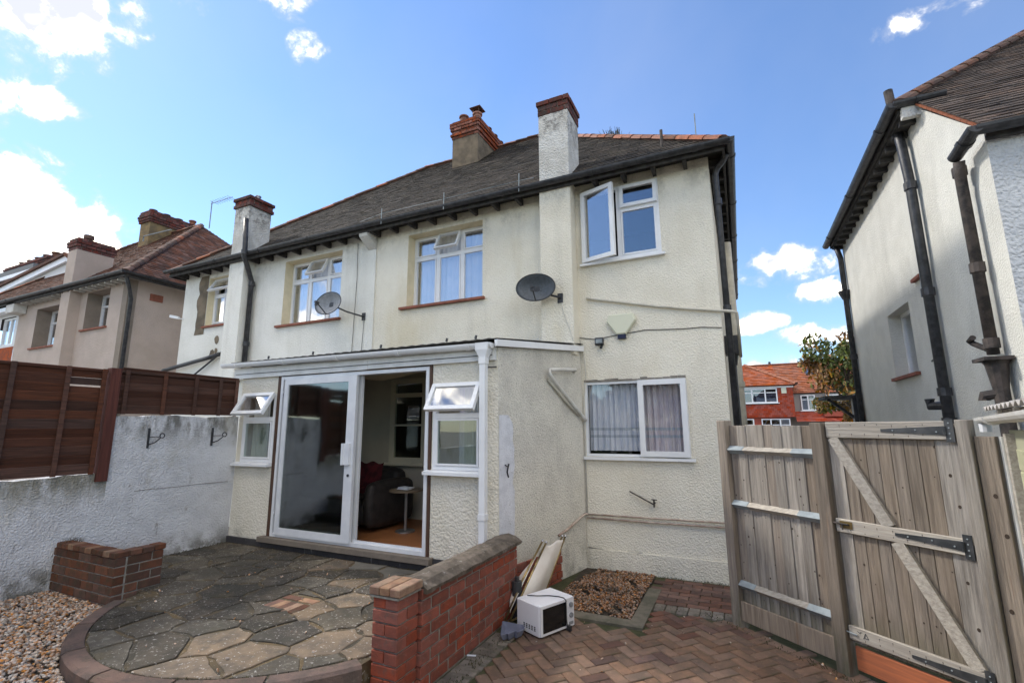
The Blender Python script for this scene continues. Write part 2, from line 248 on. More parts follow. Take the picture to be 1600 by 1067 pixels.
M['fence_post'] = mat('red brown fence post', (.12, .040, .030), .85, (.08, .028, .022), 3.0, grain=WG, bump=1, bscale=6, bdist=.006)
M['galv'] = mat('galvanised steel', (.30, .34, .36), .75, (.22, .25, .27), 9, metal=.1, spec=.3)
M['gravel_board'] = mat('orange stained gravel board', (.42, .13, .055), .8, (.30, .10, .05), 4, grain=(.7, 14, 14), layers=[((.2, .08, .05), 8, .6, .75, .5, None, None)])
M['hinge'] = mat('black painted hinge steel', (.018, .021, .024), .5, (.05, .052, .055), 9, spec=.5)
M['brass'] = mat('tarnished brass', (.24, .17, .07), .4, (.16, .12, .06), 9, metal=.7)
M['brown_wood'] = mat('dark brown door surround', (.11, .06, .04), .6, (.06, .035, .025), 6, grain=WG)
M['glass'] = glass_mat('window glass', .17)
M['glass_low'] = glass_mat('lower window glass', .07)
M['glass_door'] = glass_mat('tinted patio door glass', .10, (.36, .42, .39), .07)
M['glass_dim'] = glass_mat('conservatory glass', .06, (.8, .85, .82))
M['glass_far'] = glass_mat('distant glass', .2, (.5, .5, .55))
M['net'] = mat('white net curtain', (.78, .80, .86), .9, (.68, .72, .80), 5)
M['curt_pink'] = mat('pinkish curtain', (.76, .71, .73), .9, (.66, .60, .65), 5)
M['curt_cream'] = mat('cream curtain', (.62, .60, .54), .9)
M['band'] = mat('pale curtain band', (.50, .55, .62), .9)
M['dark'] = mat('dark interior', (.05, .048, .045), .95)  # near black, the darkness of unlit rooms put into the colour
M['int_wall'] = mat('interior wall paint', (.55, .51, .42), .9, (.46, .42, .35), 1.2)
M['int_floor'] = mat('orange laminate floor', (.36, .15, .06), .45, (.30, .12, .05), 4, grain=(1, 12, 1))
M['cream_paint'] = mat('cream gloss paint', (.62, .58, .46), .5)
M['sofa'] = mat('dark leather', (.02, .018, .018), .5, (.035, .03, .03), 7)
M['sofa_red'] = mat('dark red throw', (.12, .018, .025), .95, (.05, .01, .015), 9)
M['voile'] = mat('cream voile', (.66, .60, .45), .9)
M['tabletop'] = mat('pale table top', (.17, .13, .09), .5)
M['steel'] = mat('brushed steel', (.35, .35, .36), .35, metal=.8)
M['dish'] = mat('dark grey mesh dish', (.085, .095, .11), .55, (.06, .07, .08), 30, spec=.5)
M['dish_grey'] = mat('mid grey dish', (.27, .28, .30), .5, (.2, .21, .23), 20)
M['dgrey'] = mat('dark grey plastic', (.05, .052, .058), .5)
M['alarm'] = mat('yellowed alarm plastic', (.66, .66, .52), .5)
M['navy'] = mat('navy plastic', (.015, .018, .05), .4)
M['pipe_cream'] = mat('cream painted pipe', (.60, .57, .49), .7, (.5, .47, .40), 8, layers=[((.2, .17, .13), 9, .62, .75, .5, None, None)])
M['pipe_white'] = mat('off white plastic pipe', (.66, .65, .62), .45, (.56, .54, .50), 7)
M['cable'] = mat('grey cable', (.13, .12, .11), .7)
M['pipe_copper'] = mat('flaking painted copper pipe', (.50, .42, .36), .7, (.32, .23, .18), 9)
M['cable_w'] = mat('white cable', (.62, .60, .54), .7)
M['mw_white'] = mat('white enamelled steel', (.76, .76, .80), .35, (.70, .70, .75), 3, spec=.5)
M['mw_black'] = mat('black glass', (.008, .009, .010), .12, spec=.6)
M['gold'] = mat('brassy metal tube', (.42, .31, .14), .3, (.20, .15, .08), 12, metal=.85)
M['fabric'] = mat('off white sling fabric', (.74, .70, .64), .95, (.66, .60, .54), 4, bump=.4, bscale=200, bdist=.002)
M['tray'] = mat('blue grey plastic', (.20, .22, .30), .6, (.15, .16, .22), 9)
M['shed_block'] = mat('cream painted block', (.46, .45, .31), .9, (.38, .38, .25), 5, rand=.08, bump=1, bscale=70, bdist=.006, layers=[((.2, .19, .12), 5, .58, .75, .4, None, None)])
M['shed_joint'] = mat('painted block joint', (.36, .355, .25), .95)
M['shed_render'] = mat('mossy yellow render', (.36, .32, .18), .95, (.26, .25, .14), 8, bump=1, bscale=60, bdist=.02)
M['corr'] = mat('aged corrugated sheet', (.38, .36, .34), .7, (.27, .24, .21), 8, layers=[((.16, .12, .09), 6, .56, .72, .6, None, None)])
M['patch'] = mat('bluish white masonry paint', (.70, .71, .76), .95, (.60, .61, .66), 9, bump=1, bscale=60, bdist=.008, layers=[((.3, .29, .28), 16, .60, .70, .6, None, None)])
M['corr_dark'] = mat('dark bitumen corrugated sheet', (.06, .058, .055), .85, (.10, .095, .085), 8)
M['leaf_green'] = mat('green leaves', (.085, .115, .03), .7, (.13, .15, .045), 2, rand=.5, island=True)
M['leaf_auto'] = mat('turning leaves', (.24, .17, .05), .7, (.28, .13, .045), 1.2, rand=.5, island=True)
M['leaf_dark'] = mat('dark hedge leaves', (.035, .055, .018), .8, (.055, .075, .025), 2, rand=.5, island=True)
M['bark'] = mat('bark', (.09, .07, .05), .95, (.05, .04, .03), 9)
M['white_far'] = mat('white painted wall', (.68, .68, .68), .9)
M['grey_far'] = mat('grey pebble dash', (.30, .28, .26), .9)
M['lead'] = mat('lead flashing', (.16, .165, .17), .7)
M['moss'] = mat('dry moss tuft', (.07, .06, .03), 1, (.04, .045, .02), 12, rand=.4, island=True)

# ------------------------------------------------------------------ mesh helpers
ORG = {}
class MB:
    def __init__(s): s.v = []; s.f = []; s.m = []; s.mats = []; s.smooth = False; s.mi = 0
    def use(s, m):
        if m not in s.mats: s.mats.append(m)
        s.mi = s.mats.index(m); return s
    def add(s, vs, fs):
        o = len(s.v); s.v += [tuple(v) for v in vs]
        for f in fs: s.f.append(tuple(i+o for i in f)); s.m.append(s.mi)
        return s
    def box(s, x0, x1, y0, y1, z0, z1):
        return s.add([(x, y, z) for z in (z0, z1) for y in (y0, y1) for x in (x0, x1)],
                     [(0, 2, 3, 1), (4, 5, 7, 6), (0, 1, 5, 4), (2, 6, 7, 3), (0, 4, 6, 2), (1, 3, 7, 5)])
    def obox(s, c, ax, ay, az):
        c, ax, ay, az = map(Vector, (c, ax, ay, az))
        return s.add([c+ax*i+ay*j+az*k for k in (-1, 1) for j in (-1, 1) for i in (-1, 1)],
                     [(0, 2, 3, 1), (4, 5, 7, 6), (0, 1, 5, 4), (2, 6, 7, 3), (0, 4, 6, 2), (1, 3, 7, 5)])
    def quad(s, a, b, c, d): return s.add([a, b, c, d], [(0, 1, 2, 3)])
    def prism(s, poly, z0, z1):
        n = len(poly); vs = [(p[0], p[1], z0) for p in poly] + [(p[0], p[1], z1) for p in poly]
        return s.add(vs, [tuple(range(n-1, -1, -1)), tuple(range(n, 2*n))] + [(i, (i+1) % n, n+(i+1) % n, n+i) for i in range(n)])
    def tube(s, pts, r, n=8, cap=True, r2=None):
        pts = [Vector(p) for p in pts]; rings = []; prev = None
        for i, p in enumerate(pts):
            d = (pts[min(i+1, len(pts)-1)] - pts[max(i-1, 0)]).normalized()
            if prev is None: a = d.orthogonal().normalized()
            else: a = (prev - d*prev.dot(d)).normalized()
            prev = a; b = d.cross(a); rr = r if r2 is None else r + (r2-r)*i/(len(pts)-1)
            rings.append([p + (a*math.cos(2*math.pi*k/n) + b*math.sin(2*math.pi*k/n))*rr for k in range(n)])
        vs = [v for g in rings for v in g]; fs = []
        for i in range(len(pts)-1):
            for k in range(n): fs.append((i*n+k, i*n+(k+1) % n, (i+1)*n+(k+1) % n, (i+1)*n+k))
        if cap: fs += [tuple(range(n-1, -1, -1)), tuple(range(len(vs)-n, len(vs)))]
        return s.add(vs, fs)
    def halfpipe(s, p0, p1, r, n=8, t=.006):
        p0, p1 = Vector(p0), Vector(p1); d = (p1-p0).normalized(); side = d.cross(Vector((0, 0, 1))).normalized()
        up_ = Vector((0, 0, 1)); vs = []
        for rr in (r, r-t):
            for p in (p0, p1):
                for k in range(n+1):
                    a = math.pi + math.pi*k/n; vs.append(p + side*math.cos(a)*rr + up_*math.sin(a)*rr)
        m_ = n+1; fs = []
        for k in range(n):
            fs.append((k, m_+k, m_+k+1, k+1)); fs.append((2*m_+k, 2*m_+k+1, 3*m_+k+1, 3*m_+k))
            fs.append((k, k+1, 2*m_+k+1, 2*m_+k)); fs.append((m_+k, 3*m_+k, 3*m_+k+1, m_+k+1))
        fs += [(0, 2*m_, 3*m_, m_), (n, m_+n, 3*m_+n, 2*m_+n)]
        fs += [tuple(range(2*m_, 3*m_)), tuple(range(3*m_, 4*m_))[::-1]]
        return s.add(vs, fs)
    def build(s, name, mt=None, parent=None, kind=None, smooth=None, label=None):
        me = bpy.data.meshes.new(name); o0 = ORG[parent] if parent else Vector((0, 0, 0))
        me.from_pydata([(v[0]-o0.x, v[1]-o0.y, v[2]-o0.z) for v in s.v], [], s.f)
        if mt is not None: me.materials.append(mt)
        else:
            for k in s.mats: me.materials.append(k)
            me.polygons.foreach_set('material_index', s.m)
        if smooth or (smooth is None and s.smooth): me.polygons.foreach_set('use_smooth', [True]*len(me.polygons))
        me.update()
        ob = bpy.data.objects.new(name, me); COL.objects.link(ob)
        if parent: ob.parent = parent
        ORG[ob] = o0.copy()
        if kind: ob['kind'] = kind
        if label: ob['label'] = label
        return ob
def B(x0, x1, y0, y1, z0, z1): return MB().box(x0, x1, y0, y1, z0, z1)
def tag(o, label, cat, group=None, kind=None):
    o['label'] = label; o['category'] = cat
    if group: o['group'] = group
    if kind: o['kind'] = kind
    return o
def thing(name, label, cat, loc=(0, 0, 0), group=None):
    o = bpy.data.objects.new(name, None); COL.objects.link(o); o.location = loc; ORG[o] = Vector(loc); o.empty_display_size = .2
    return tag(o, label, cat, group)
def struct(o): o['kind'] = 'structure'; return o
_cb = {}
def chbox(lx, ly, lz, c=.004):
    """chamfered box centred on the origin, shared mesh"""
    key = (round(lx, 4), round(ly, 4), round(lz, 4), c)
    if key in _cb: return _cb[key]
    hx, hy, hz = lx/2, ly/2, lz/2; vs = []; fs = []
    idx = {}
    for sx in (-1, 1):
        for sy in (-1, 1):
            for sz in (-1, 1):
                for ax in range(3):
                    p = [sx*(hx-c), sy*(hy-c), sz*(hz-c)]; p[ax] = (sx, sy, sz)[ax]*(hx, hy, hz)[ax]
                    idx[(sx, sy, sz, ax)] = len(vs); vs.append(tuple(p))
    S = (-1, 1)
    for ax in range(3):
        o1, o2 = [a for a in range(3) if a != ax]
        for s_ in S:
            def k(a, b):
                q = [0, 0, 0]; q[ax] = s_; q[o1] = a; q[o2] = b; return idx[(*q, ax)]
            f = [k(-1, -1), k(1, -1), k(1, 1), k(-1, 1)]
            fs.append(tuple(f))
        for a in S:
            for b in S:
                def e(s_, axx):
                    q = [0, 0, 0]; q[ax] = s_; q[o1] = a; q[o2] = b; return idx[(*q, axx)]
                fs.append((e(-1, o1), e(1, o1), e(1, o2), e(-1, o2)))
    for sx in S:
        for sy in S:
            for sz in S: fs.append(tuple(idx[(sx, sy, sz, a)] for a in range(3)))
    me = bpy.data.meshes.new('piece'); me.from_pydata(vs, [], fs)
    import bmesh
    bm = bmesh.new(); bm.from_mesh(me); bmesh.ops.recalc_face_normals(bm, faces=bm.faces); bm.to_mesh(me); bm.free()
    _cb[key] = me; return me
_pm = {}
def piece(name, me, mt, loc, parent, rot=None, label=None):
    key = (me.name, mt.name)
    if key not in _pm:
        m2 = me.copy(); m2.materials.clear(); m2.materials.append(mt); m2.name = name; _pm[key] = m2
    o = bpy.data.objects.new(name, _pm[key]); COL.objects.link(o)
    o.location = Vector(loc) - (ORG[parent] if parent else Vector((0, 0, 0)))
    if parent: o.parent = parent
    if rot is not None: o.rotation_euler = rot
    if label: o['label'] = label
    ORG[o] = Vector(loc)
    return o
J = lambda a: random.uniform(-a, a)

def wall_cells(mb, xs, zs, holes, f, matf=None):
    """grid wall with openings; f(x,z)->point"""
    xs = sorted(set(round(x, 4) for x in xs)); zs = sorted(set(round(z, 4) for z in zs))
    for i in range(len(xs)-1):
        for j in range(len(zs)-1):
            cx, cz = (xs[i]+xs[i+1])/2, (zs[j]+zs[j+1])/2
            if any(h[0] < cx < h[1] and h[2] < cz < h[3] for h in holes): continue
            mb.quad(f(xs[i], zs[j]), f(xs[i+1], zs[j]), f(xs[i+1], zs[j+1]), f(xs[i], zs[j+1]))

def curtain(name, x0, x1, y, z0, z1, mt, parent, amp=.03, n=60, waves=9, ph=0.0):
    mb = MB(); vs = []
    for i in range(n+1):
        u = i/n; x = x0+(x1-x0)*u; yy = y + amp*math.sin(u*waves*2*math.pi+ph) + amp*.5*math.sin(u*waves*4.7*math.pi+1+ph)
        vs += [(x, yy, z0), (x, yy*1.0+J(.002), z1)]
    mb.add(vs, [(2*i, 2*i+2, 2*i+3, 2*i+1) for i in range(n)])
    return mb.build(name, mt, parent, smooth=True)

def bars(mb, x0, x1, z0, z1, y, t, d):
    """rectangular frame in a y plane: 4 butted bars, thickness t, depth d behind y"""
    mb.box(x0, x1, y, y+d, z0, z0+t); mb.box(x0, x1, y, y+d, z1-t, z1); mb.box(x0, x0+t, y, y+d, z0+t, z1-t); mb.box(x1-t, x1, y, y+d, z0+t, z1-t)

def sash(win, name, x0, x1, z0, z1, y, hinge=None, ang=0.0, t=.045, glass=None, d=.05, fm=None):
    """opening light with own frame and pane; hinge 'top' or 'left' swings outwards (towards -y)"""
    fm = fm or M['upvc']; glass = glass or M['glass']
    mb = MB(); bars(mb, x0, x1, z0, z1, y, t, d)
    # inner bead, proud of the glass
    pb = MB().box(x0+t, x1-t, y+.018, y+.026, z0+t, z1-t)
    if hinge:
        if hinge == 'top': piv = Vector((x0, y+d, z1)); rot = Matrix.Rotation(-ang, 3, 'X')
        else: piv = Vector((x0, y+d, z0)); rot = Matrix.Rotation(-ang, 3, 'Z')
        for q in (mb, pb): q.v = [tuple(piv + rot @ (Vector(v)-piv)) for v in q.v]
    s = mb.build(name, fm, win); return s, pb.build('pane', glass, win)

# ------------------------------------------------------------------ ground
g = -.26
gm = MB(); gm.quad((-300, -150, -.33), (300, -150, -.33), (300, 400, -.33), (-300, 400, -.33)); struct(gm.build('ground', M['ground']))
gm = MB(); gm.quad((-6.8, -14, -.322), (4, -14, -.322), (4, 1.2, -.322), (-6.8, 1.2, -.322)); struct(gm.build('lawn', M['grass_g']))
yard = MB().prism([(-2.35, 1.0), (3.5, 1.0), (3.5, 6.6), (-2.35, 6.6)], -.318, -.276); yard_o = struct(yard.build('paved_yard', M['joint']))
ORG[yard_o] = Vector((0, 0, 0))
# herringbone block paving, laid square with the gate
W_, L_ = .105, .215
A0 = R(-43.3); ex = Vector((math.cos(-A0+R(0)), 0, 0))
du = Vector((math.cos(R(46.7)), math.sin(R(46.7)), 0)); dv = Vector((-math.sin(R(46.7)), math.cos(R(46.7)), 0))
def gateside(p): # distance in front of the gate line
    a = Vector((-.2, 5.37, 0)); n = Vector((-.65, -.76, 0)); return (Vector(p)-a).dot(n)
cells = []
for i in range(-60, 90):
    for j in range(-60, 90):
        k = (i-j) % 4
        if k == 0: c = du*((i+1)*W_) + dv*((j+.5)*W_); r_ = 0
        elif k == 2: c = du*((i+.5)*W_) + dv*(j*W_); r_ = 1
        else: continue
        c = c + Vector((-.3, 4.2, 0))
        if c.x < -2.02+.0 or c.y < 1.1: continue
        if c.x > 2.6: continue
        if c.y > 5.38 and c.x > -1.02: continue
        if c.x < -.98 and c.y > 4.80: continue
        if c.y > 5.4: continue
        if gateside(c) < -.02 and c.y > 1.5 and c.x > -.1: continue
        if c.x > 1.2 and c.y < 4: continue
        cells.append((c, r_))
def seen(c):
    v = Vector((c.x, c.y, g-EYE)); z = v.dot(fw); return z > 0 and (-(v.dot(up2))/z*741.39+533.5) < 1110
cells.sort(key=lambda t: (not seen(t[0]), t[0].length)); 
pm = chbox(L_-.008, W_-.008, .045, .005); rest = MB()
for n_, (c, r_) in enumerate(cells):
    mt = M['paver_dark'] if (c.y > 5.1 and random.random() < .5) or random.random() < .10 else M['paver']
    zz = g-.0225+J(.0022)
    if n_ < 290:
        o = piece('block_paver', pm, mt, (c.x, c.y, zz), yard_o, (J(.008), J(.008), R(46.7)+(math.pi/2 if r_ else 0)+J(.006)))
    else:
        a, b = (du, dv) if not r_ else (dv, du); rest.obox((c.x, c.y, zz), a*(L_/2-.004), b*(W_/2-.004), Vector((0, 0, .0225)))
rest.build('block_paving', M['paver'], yard_o, kind='stuff')
# darker path by the house, stack laid
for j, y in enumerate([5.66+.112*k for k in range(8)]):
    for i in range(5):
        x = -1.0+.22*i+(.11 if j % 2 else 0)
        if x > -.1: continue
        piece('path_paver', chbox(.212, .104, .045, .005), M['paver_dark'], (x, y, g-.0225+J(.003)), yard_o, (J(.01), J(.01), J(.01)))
for i in range(9): piece('edging_paver', chbox(.104, .205, .045, .005), M['paver_grey'], (-1.03+.112*i, 5.49, g-.0215+J(.003)), yard_o, (J(.01), J(.01), J(.02)))
# header course along the garden wall
for i in range(26):
    y = 2.4+.112*i
    if y > 4.25: break
    piece('edging_paver', chbox(.104, .205, .045, .005), M['paver_grey'], (-2.09, y, g-.0215+J(.003)), yard_o, (J(.012), J(.012), math.pi/2+J(.02)))
struct(B(-1.98, -.98, 4.86, 5.02, -.30, g+.008).build('kerb', M['conc_dark']))
struct(B(-1.12, -.98, 5.03, 6.05, -.30, g+.004).build('kerb', M['conc_dark']))
struct(MB().prism([(-1.98, 5.02), (-1.12, 5.02), (-1.12, 6.58), (-2.05, 6.58)], -.31, -.27).build('soil_bed', M['soil']))

ICO = None
def ico():
    t = (1+5**.5)/2; v = [(-1, t, 0), (1, t, 0), (-1, -t, 0), (1, -t, 0), (0, -1, t), (0, 1, t), (0, -1, -t), (0, 1, -t), (t, 0, -1), (t, 0, 1), (-t, 0, -1), (-t, 0, 1)]
    f = [(0, 11, 5), (0, 5, 1), (0, 1, 7), (0, 7, 10), (0, 10, 11), (1, 5, 9), (5, 11, 4), (11, 10, 2), (10, 7, 6), (7, 1, 8), (3, 9, 4), (3, 4, 2), (3, 2, 6), (3, 6, 8), (3, 8, 9), (4, 9, 5), (2, 4, 11), (6, 2, 10), (8, 6, 7), (9, 8, 1)]
    return [Vector(x).normalized() for x in v], f
ICO = ico()
def pebbles(name, inside, bb, n, z, smin=.009, smax=.022, parent=None, hump=None, pm_=None):
    mb = MB(); k = 0; tries = 0
    while k < n and tries < n*6:
        tries += 1; x = random.uniform(bb[0], bb[1]); y = random.uniform(bb[2], bb[3])
        if not inside(x, y): continue
        k += 1; s = random.uniform(smin, smax); m3 = Euler((J(.6), J(.6), random.random()*6.28)).to_matrix()
        a, b, c = s*random.uniform(.9, 1.5), s, s*random.uniform(.5, .8); zz = z+random.random()*.014+(hump(x, y) if hump else 0)
        mb.add([m3 @ Vector((v.x*a*random.uniform(.85, 1.1), v.y*b, v.z*c)) + Vector((x, y, zz)) for v in ICO[0]], ICO[1])
    return mb.build(name, pm_ or M['pebble'], parent, smooth=True)
def in_bed(x, y): return math.sin(x*9+1)*math.sin(y*7)+.9+.5*math.sin(x*31+y*23) > -.1 and -2.0 < x < -1.13 and 5.03 < y < 6.55 and not (x < -1.9+.06*math.sin(y*9) and y > 5.9)
hb = lambda x, y: .035*math.exp(-((x+1.5)**2*6+(y-5.8)**2*2))
o = pebbles('gravel', in_bed, (-2, -1.1, 5, 6.55), 4600, -.268, .006, .015, hump=hb, pm_=M['pebble_dark']); tag(o, 'bed of mixed brown pebbles in the corner below the lower window', 'gravel', kind='stuff')

# ------------------------------------------------------------------ patio
PC = Vector((-4.0, 3.72)); PR = 1.80
def in_patio(x, y):
    if y > 4.74 or x < -6.84 or x > -2.46: return False
    if y >= 3.72: return True
    if (x-PC.x)**2+(y-PC.y)**2 < (PR-.14)**2: return True
    return (y > 3.12 and x < -5.2)
base = MB(); arc = [(PC.x+(PR-.02)*math.cos(a), PC.y+(PR-.02)*math.sin(a)) for a in [math.pi*1.195+i*(math.pi*2-math.pi*1.195-.0)/40 for i in range(41)]]
arc = [p for p in arc if p[0] < -2.47]
base.prism([(-6.84, 4.77), (-6.84, 3.03), (-5.55, 3.03)] + arc + [(-2.47, 4.77)], -.34, -.009)
patio = struct(base.build('patio', M['grout'])); ORG[patio] = Vector((0, 0, 0))
def clip(poly, a, b, c):  # keep a*x+b*y<=c
    out = []
    for i in range(len(poly)):
        p, q = poly[i], poly[(i+1) % len(poly)]; dp = a*p[0]+b*p[1]-c; dq = a*q[0]+b*q[1]-c
        if dp <= 0: out.append(p)
        if dp*dq < 0: t = dp/(dp-dq); out.append((p[0]+(q[0]-p[0])*t, p[1]+(q[1]-p[1])*t))
    return out
rs = random.Random(21); seeds = []
tries = 0
while len(seeds) < 74 and tries < 9000:
    tries += 1; p = (rs.uniform(-6.85, -2.4), rs.uniform(1.9, 4.75))
    if not in_patio(*p): continue
    dmin = .27 if len(seeds) > 34 else .42
    if all((p[0]-q[0])**2+((p[1]-q[1])*1.25)**2 > dmin**2 for q in seeds): seeds.append(p)
inset = (-4.12, -3.72, 3.30, 3.62)
NA = [(PC.x, PC.y)]
for sd in seeds:
    poly = [(sd[0]-1, sd[1]-1), (sd[0]+1, sd[1]-1), (sd[0]+1, sd[1]+1), (sd[0]-1, sd[1]+1)]
    for q in seeds:
        if q is sd: continue
        dx, dy = q[0]-sd[0], q[1]-sd[1]; L2 = math.hypot(dx, dy)
        if L2 > 2.2: continue
        poly = clip(poly, dx/L2, dy/L2, (dx*(sd[0]+q[0])/2+dy*(sd[1]+q[1])/2)/L2-.004-rs.random()*.010)
        if not poly: break
    if not poly: continue
    poly = clip(poly, 0, 1, 4.74); poly = clip(poly, 1, 0, -2.48); poly = clip(poly, -1, 0, 6.82)
    if sd[1] < 3.72:
        for k in range(40):
            a = math.pi+math.pi*k/40
            if sd[0] > -5.3 and poly: poly = clip(poly, math.cos(a), math.sin(a), math.cos(a)*PC.x+math.sin(a)*PC.y+PR-.145)
        if sd[0] <= -5.3: poly = clip(poly, 0, -1, -3.06)
    cx0, cy0 = (inset[0]+inset[1])/2, (inset[2]+inset[3])/2
    if poly and inset[0]-.5 < sd[0] < inset[1]+.5 and inset[2]-.5 < sd[1] < inset[3]+.5:
        dx, dy = sd[0]-cx0, sd[1]-cy0
        if abs(dx)/(inset[1]-inset[0]) > abs(dy)/(inset[3]-inset[2]): poly = clip(poly, -1, 0, -inset[1]-.01) if dx > 0 else clip(poly, 1, 0, inset[0]-.01)
        else: poly = clip(poly, 0, -1, -inset[3]-.01) if dy > 0 else clip(poly, 0, 1, inset[2]-.01)
    if len(poly) < 3: continue
    # uneven outline
    pts = []
    for i in range(len(poly)):
        p, q = poly[i], poly[(i+1) % len(poly)]; ln = math.hypot(q[0]-p[0], q[1]-p[1]); pts.append((p[0]+rs.uniform(-.016, .010), p[1]+rs.uniform(-.016, .012)))
        n_ = int(ln/.075)
        for k in range(1, n_): t = k/n_; off = rs.uniform(-.003, .014)+.010*math.sin(math.pi*t); nx, ny = -(q[1]-p[1])/ln, (q[0]-p[0])/ln; pts.append((p[0]+(q[0]-p[0])*t+nx*off, p[1]+(q[1]-p[1])*t+ny*off))
    n_ = len(pts); cx = sum(p[0] for p in pts)/n_; cy = sum(p[1] for p in pts)/n_
    h = rs.uniform(-.003, .005); tx, ty = rs.uniform(-.008, .008), rs.uniform(-.008, .008); mb = MB()
    zt = lambda x, y: h+tx*(x-cx)+ty*(y-cy)
    ring0 = [(p[0], p[1], -.03) for p in pts]; ring1 = [(p[0], p[1], zt(*p)-.004) for p in pts]; ring2 = [(cx+(p[0]-cx)*.965, cy+(p[1]-cy)*.965, zt(*p)) for p in pts]
    mb.add(ring0+ring1+ring2, [(i, (i+1) % n_, n_+(i+1) % n_, n_+i) for i in range(n_)]+[(n_+i, n_+(i+1) % n_, 2*n_+(i+1) % n_, 2*n_+i) for i in range(n_)]+[tuple(range(2*n_, 3*n_))])
    warm = (sd[0]+4.6)/2.0+rs.uniform(-.35, .35)
    far = sd[1] > 4.35 and sd[0] > -4.6
    if far: mt = M['stone_pale'] if rs.random() < .55 else M['stone_tan']
    elif warm > .75: mt = rs.choice([M['stone_tan'], M['stone_tan'], M['stone_grey']])
    elif warm > .1: mt = rs.choice([M['stone_dark'], M['stone_grey'], M['stone_dark'], M['stone_tan']])
    else: mt = rs.choice([M['stone_dark'], M['stone_dark'], M['stone_grey']])
    mb.build('paving_stone', mt, patio)
for i in range(5):
    for j in range(2):
        if j == 0: piece('inset_brick', chbox(.092, .20, .04, .004), M['brick_cap'] if i % 2 else M['brick_plant'], (inset[0]+.05+.078*i*1.05, inset[2]+.06+.0, -.022), patio, (0, 0, J(.03))) if i < 5 else None
piece('inset_brick', chbox(.2, .085, .04, .004), M['brick_plant'], (-4.02, 3.54, -.021), patio, (0, 0, J(.03)))
piece('inset_brick', chbox(.2, .085, .04, .004), M['brick_cap'], (-3.81, 3.54, -.020), patio, (0, 0, J(.03)))
# curved concrete edging, cast in lengths
a = math.pi*1.18
while a < math.pi*2-.02:
    da = .34; mb = MB(); n_ = 7; vs = []
    for k in range(n_+1):
        b = a+(da-.012)*k/n_
        for r_, z in ((PR-.13, -.02), (PR-.125, .004), (PR-.02, .006), (PR+.005, -.012), (PR+.005, -.34)): vs.append((PC.x+r_*math.cos(b), PC.y+r_*math.sin(b), z))
    fs = [(5*k+i, 5*k+i+1, 5*k+i+6, 5*k+i+5) for k in range(n_) for i in range(4)] + [(0, 1, 2, 3, 4), tuple(5*n_+i for i in (4, 3, 2, 1, 0))]
    vs2 = [v for v in vs]
    if max(v[0] for v in vs2) < -2.455: mb.add(vs2, fs); mb.build('edging_block', M['curb'], patio)
    a += da
# gravel to the left
struct(MB().prism([(-6.84, -1), (-6.84, 2.78), (-5.5, 2.78), (-5.2, 2.2), (-4.2, 1.9), (-3, 1.0), (-3, -1)], -.32, -.10).build('gravel_base', M['soil']))
def in_gr(x, y): return y < 2.79 and x > -6.83 and (x-PC.x)**2+(y-PC.y)**2 > (PR+.015)**2 and x+y*.55 < -2.6
o = pebbles('gravel', in_gr, (-6.83, -2.9, .8, 2.8), 11500, -.098, .009, .019); tag(o, 'pale pebble gravel between the white wall and round patio', 'gravel', kind='stuff')
struct(MB().prism([(-3.3, 1.0), (-2.36, 1.0), (-2.36, 3.1), (-2.5, 3.1), (-2.9, 2.3), (-3.3, 2.1)], -.32, -.29).build('soil_bed', M['soil']))

# ------------------------------------------------------------------ garden brick wall with pier
bw = thing('garden_wall', 'low red brick wall with concrete coping and square pier beside patio', 'brick wall', (-2.33, 3.8, g))
P_ = .087; BH = .076
B(-2.445, -2.245, 2.87, 3.08, -.33, .44).build('pier_core', M['mortar'], bw)
B(-2.42, -2.218, 3.12, 4.75, -.33, .40).build('wall_core', M['mortar'], bw)
for k in range(9):
    z = .43-.04-P_*k
    if z < -.3: break
    off = .058 if k % 2 else 0
    # pier: two bricks per course front and side
    cols = [(-2.456, 2.855, -2.234, 2.96), (-2.456, 2.965, -2.234, 3.09)] if k % 2 else [(-2.456, 2.855, -2.348, 3.09), (-2.342, 2.855, -2.234, 3.09)]
    if k % 2 == 1: cols = [(-2.456, 2.855, -2.234, 2.963), (-2.456, 2.97, -2.234, 3.09)]
    else: cols = [(-2.456, 2.855, -2.349, 3.09), (-2.342, 2.855, -2.234, 3.09)]
    for x0, y0, x1, y1 in cols: piece('brick', chbox(x1-x0, y1-y0, BH, .005), M['brick'], ((x0+x1)/2+J(.002), (y0+y1)/2+J(.002), z), bw, (0, 0, J(.008)))
    y = 3.10-off*2
    while y < 4.74:
        y0 = max(y, 3.085); y1 = min(y+.235, 4.76)
        if y1-y0 > .03:
            ln = round(y1-y0-.012, 3)
            for xc in (-2.258, -2.372): piece('brick', chbox(.10, ln, BH, .005), M['brick'], (xc+J(.002), (y0+y1)/2, z+.0), bw, (0, J(.01), J(.006)))
        y += .247
for i, x in enumerate((-2.437, -2.345, -2.253)): piece('capping_brick', chbox(.088, .27, .055, .006), M['brick_cap'], (x, 2.972, .468+J(.002)), bw)
B(-2.47, -2.22, 2.84, 3.10, .425, .438).build('mortar_bed', M['mortar'], bw)
mb = MB(); prof = [(-2.47, .395), (-2.475, .425), (-2.42, .468), (-2.33, .482), (-2.24, .466), (-2.175, .425), (-2.18, .395)]
ys = [3.115+i*(4.80-3.115)/24 for i in range(25)]; vs = [(x+J(.004), y, z+J(.006)) for y in ys for x, z in prof]; n_ = len(prof)
fs = [(i*n_+k, i*n_+(k+1) % n_, (i+1)*n_+(k+1) % n_, (i+1)*n_+k) for i in range(24) for k in range(n_)] + [tuple(range(n_)), tuple(range(24*n_, 25*n_))[::-1]]
mb.add(vs, fs).build('coping', M['coping'], bw)
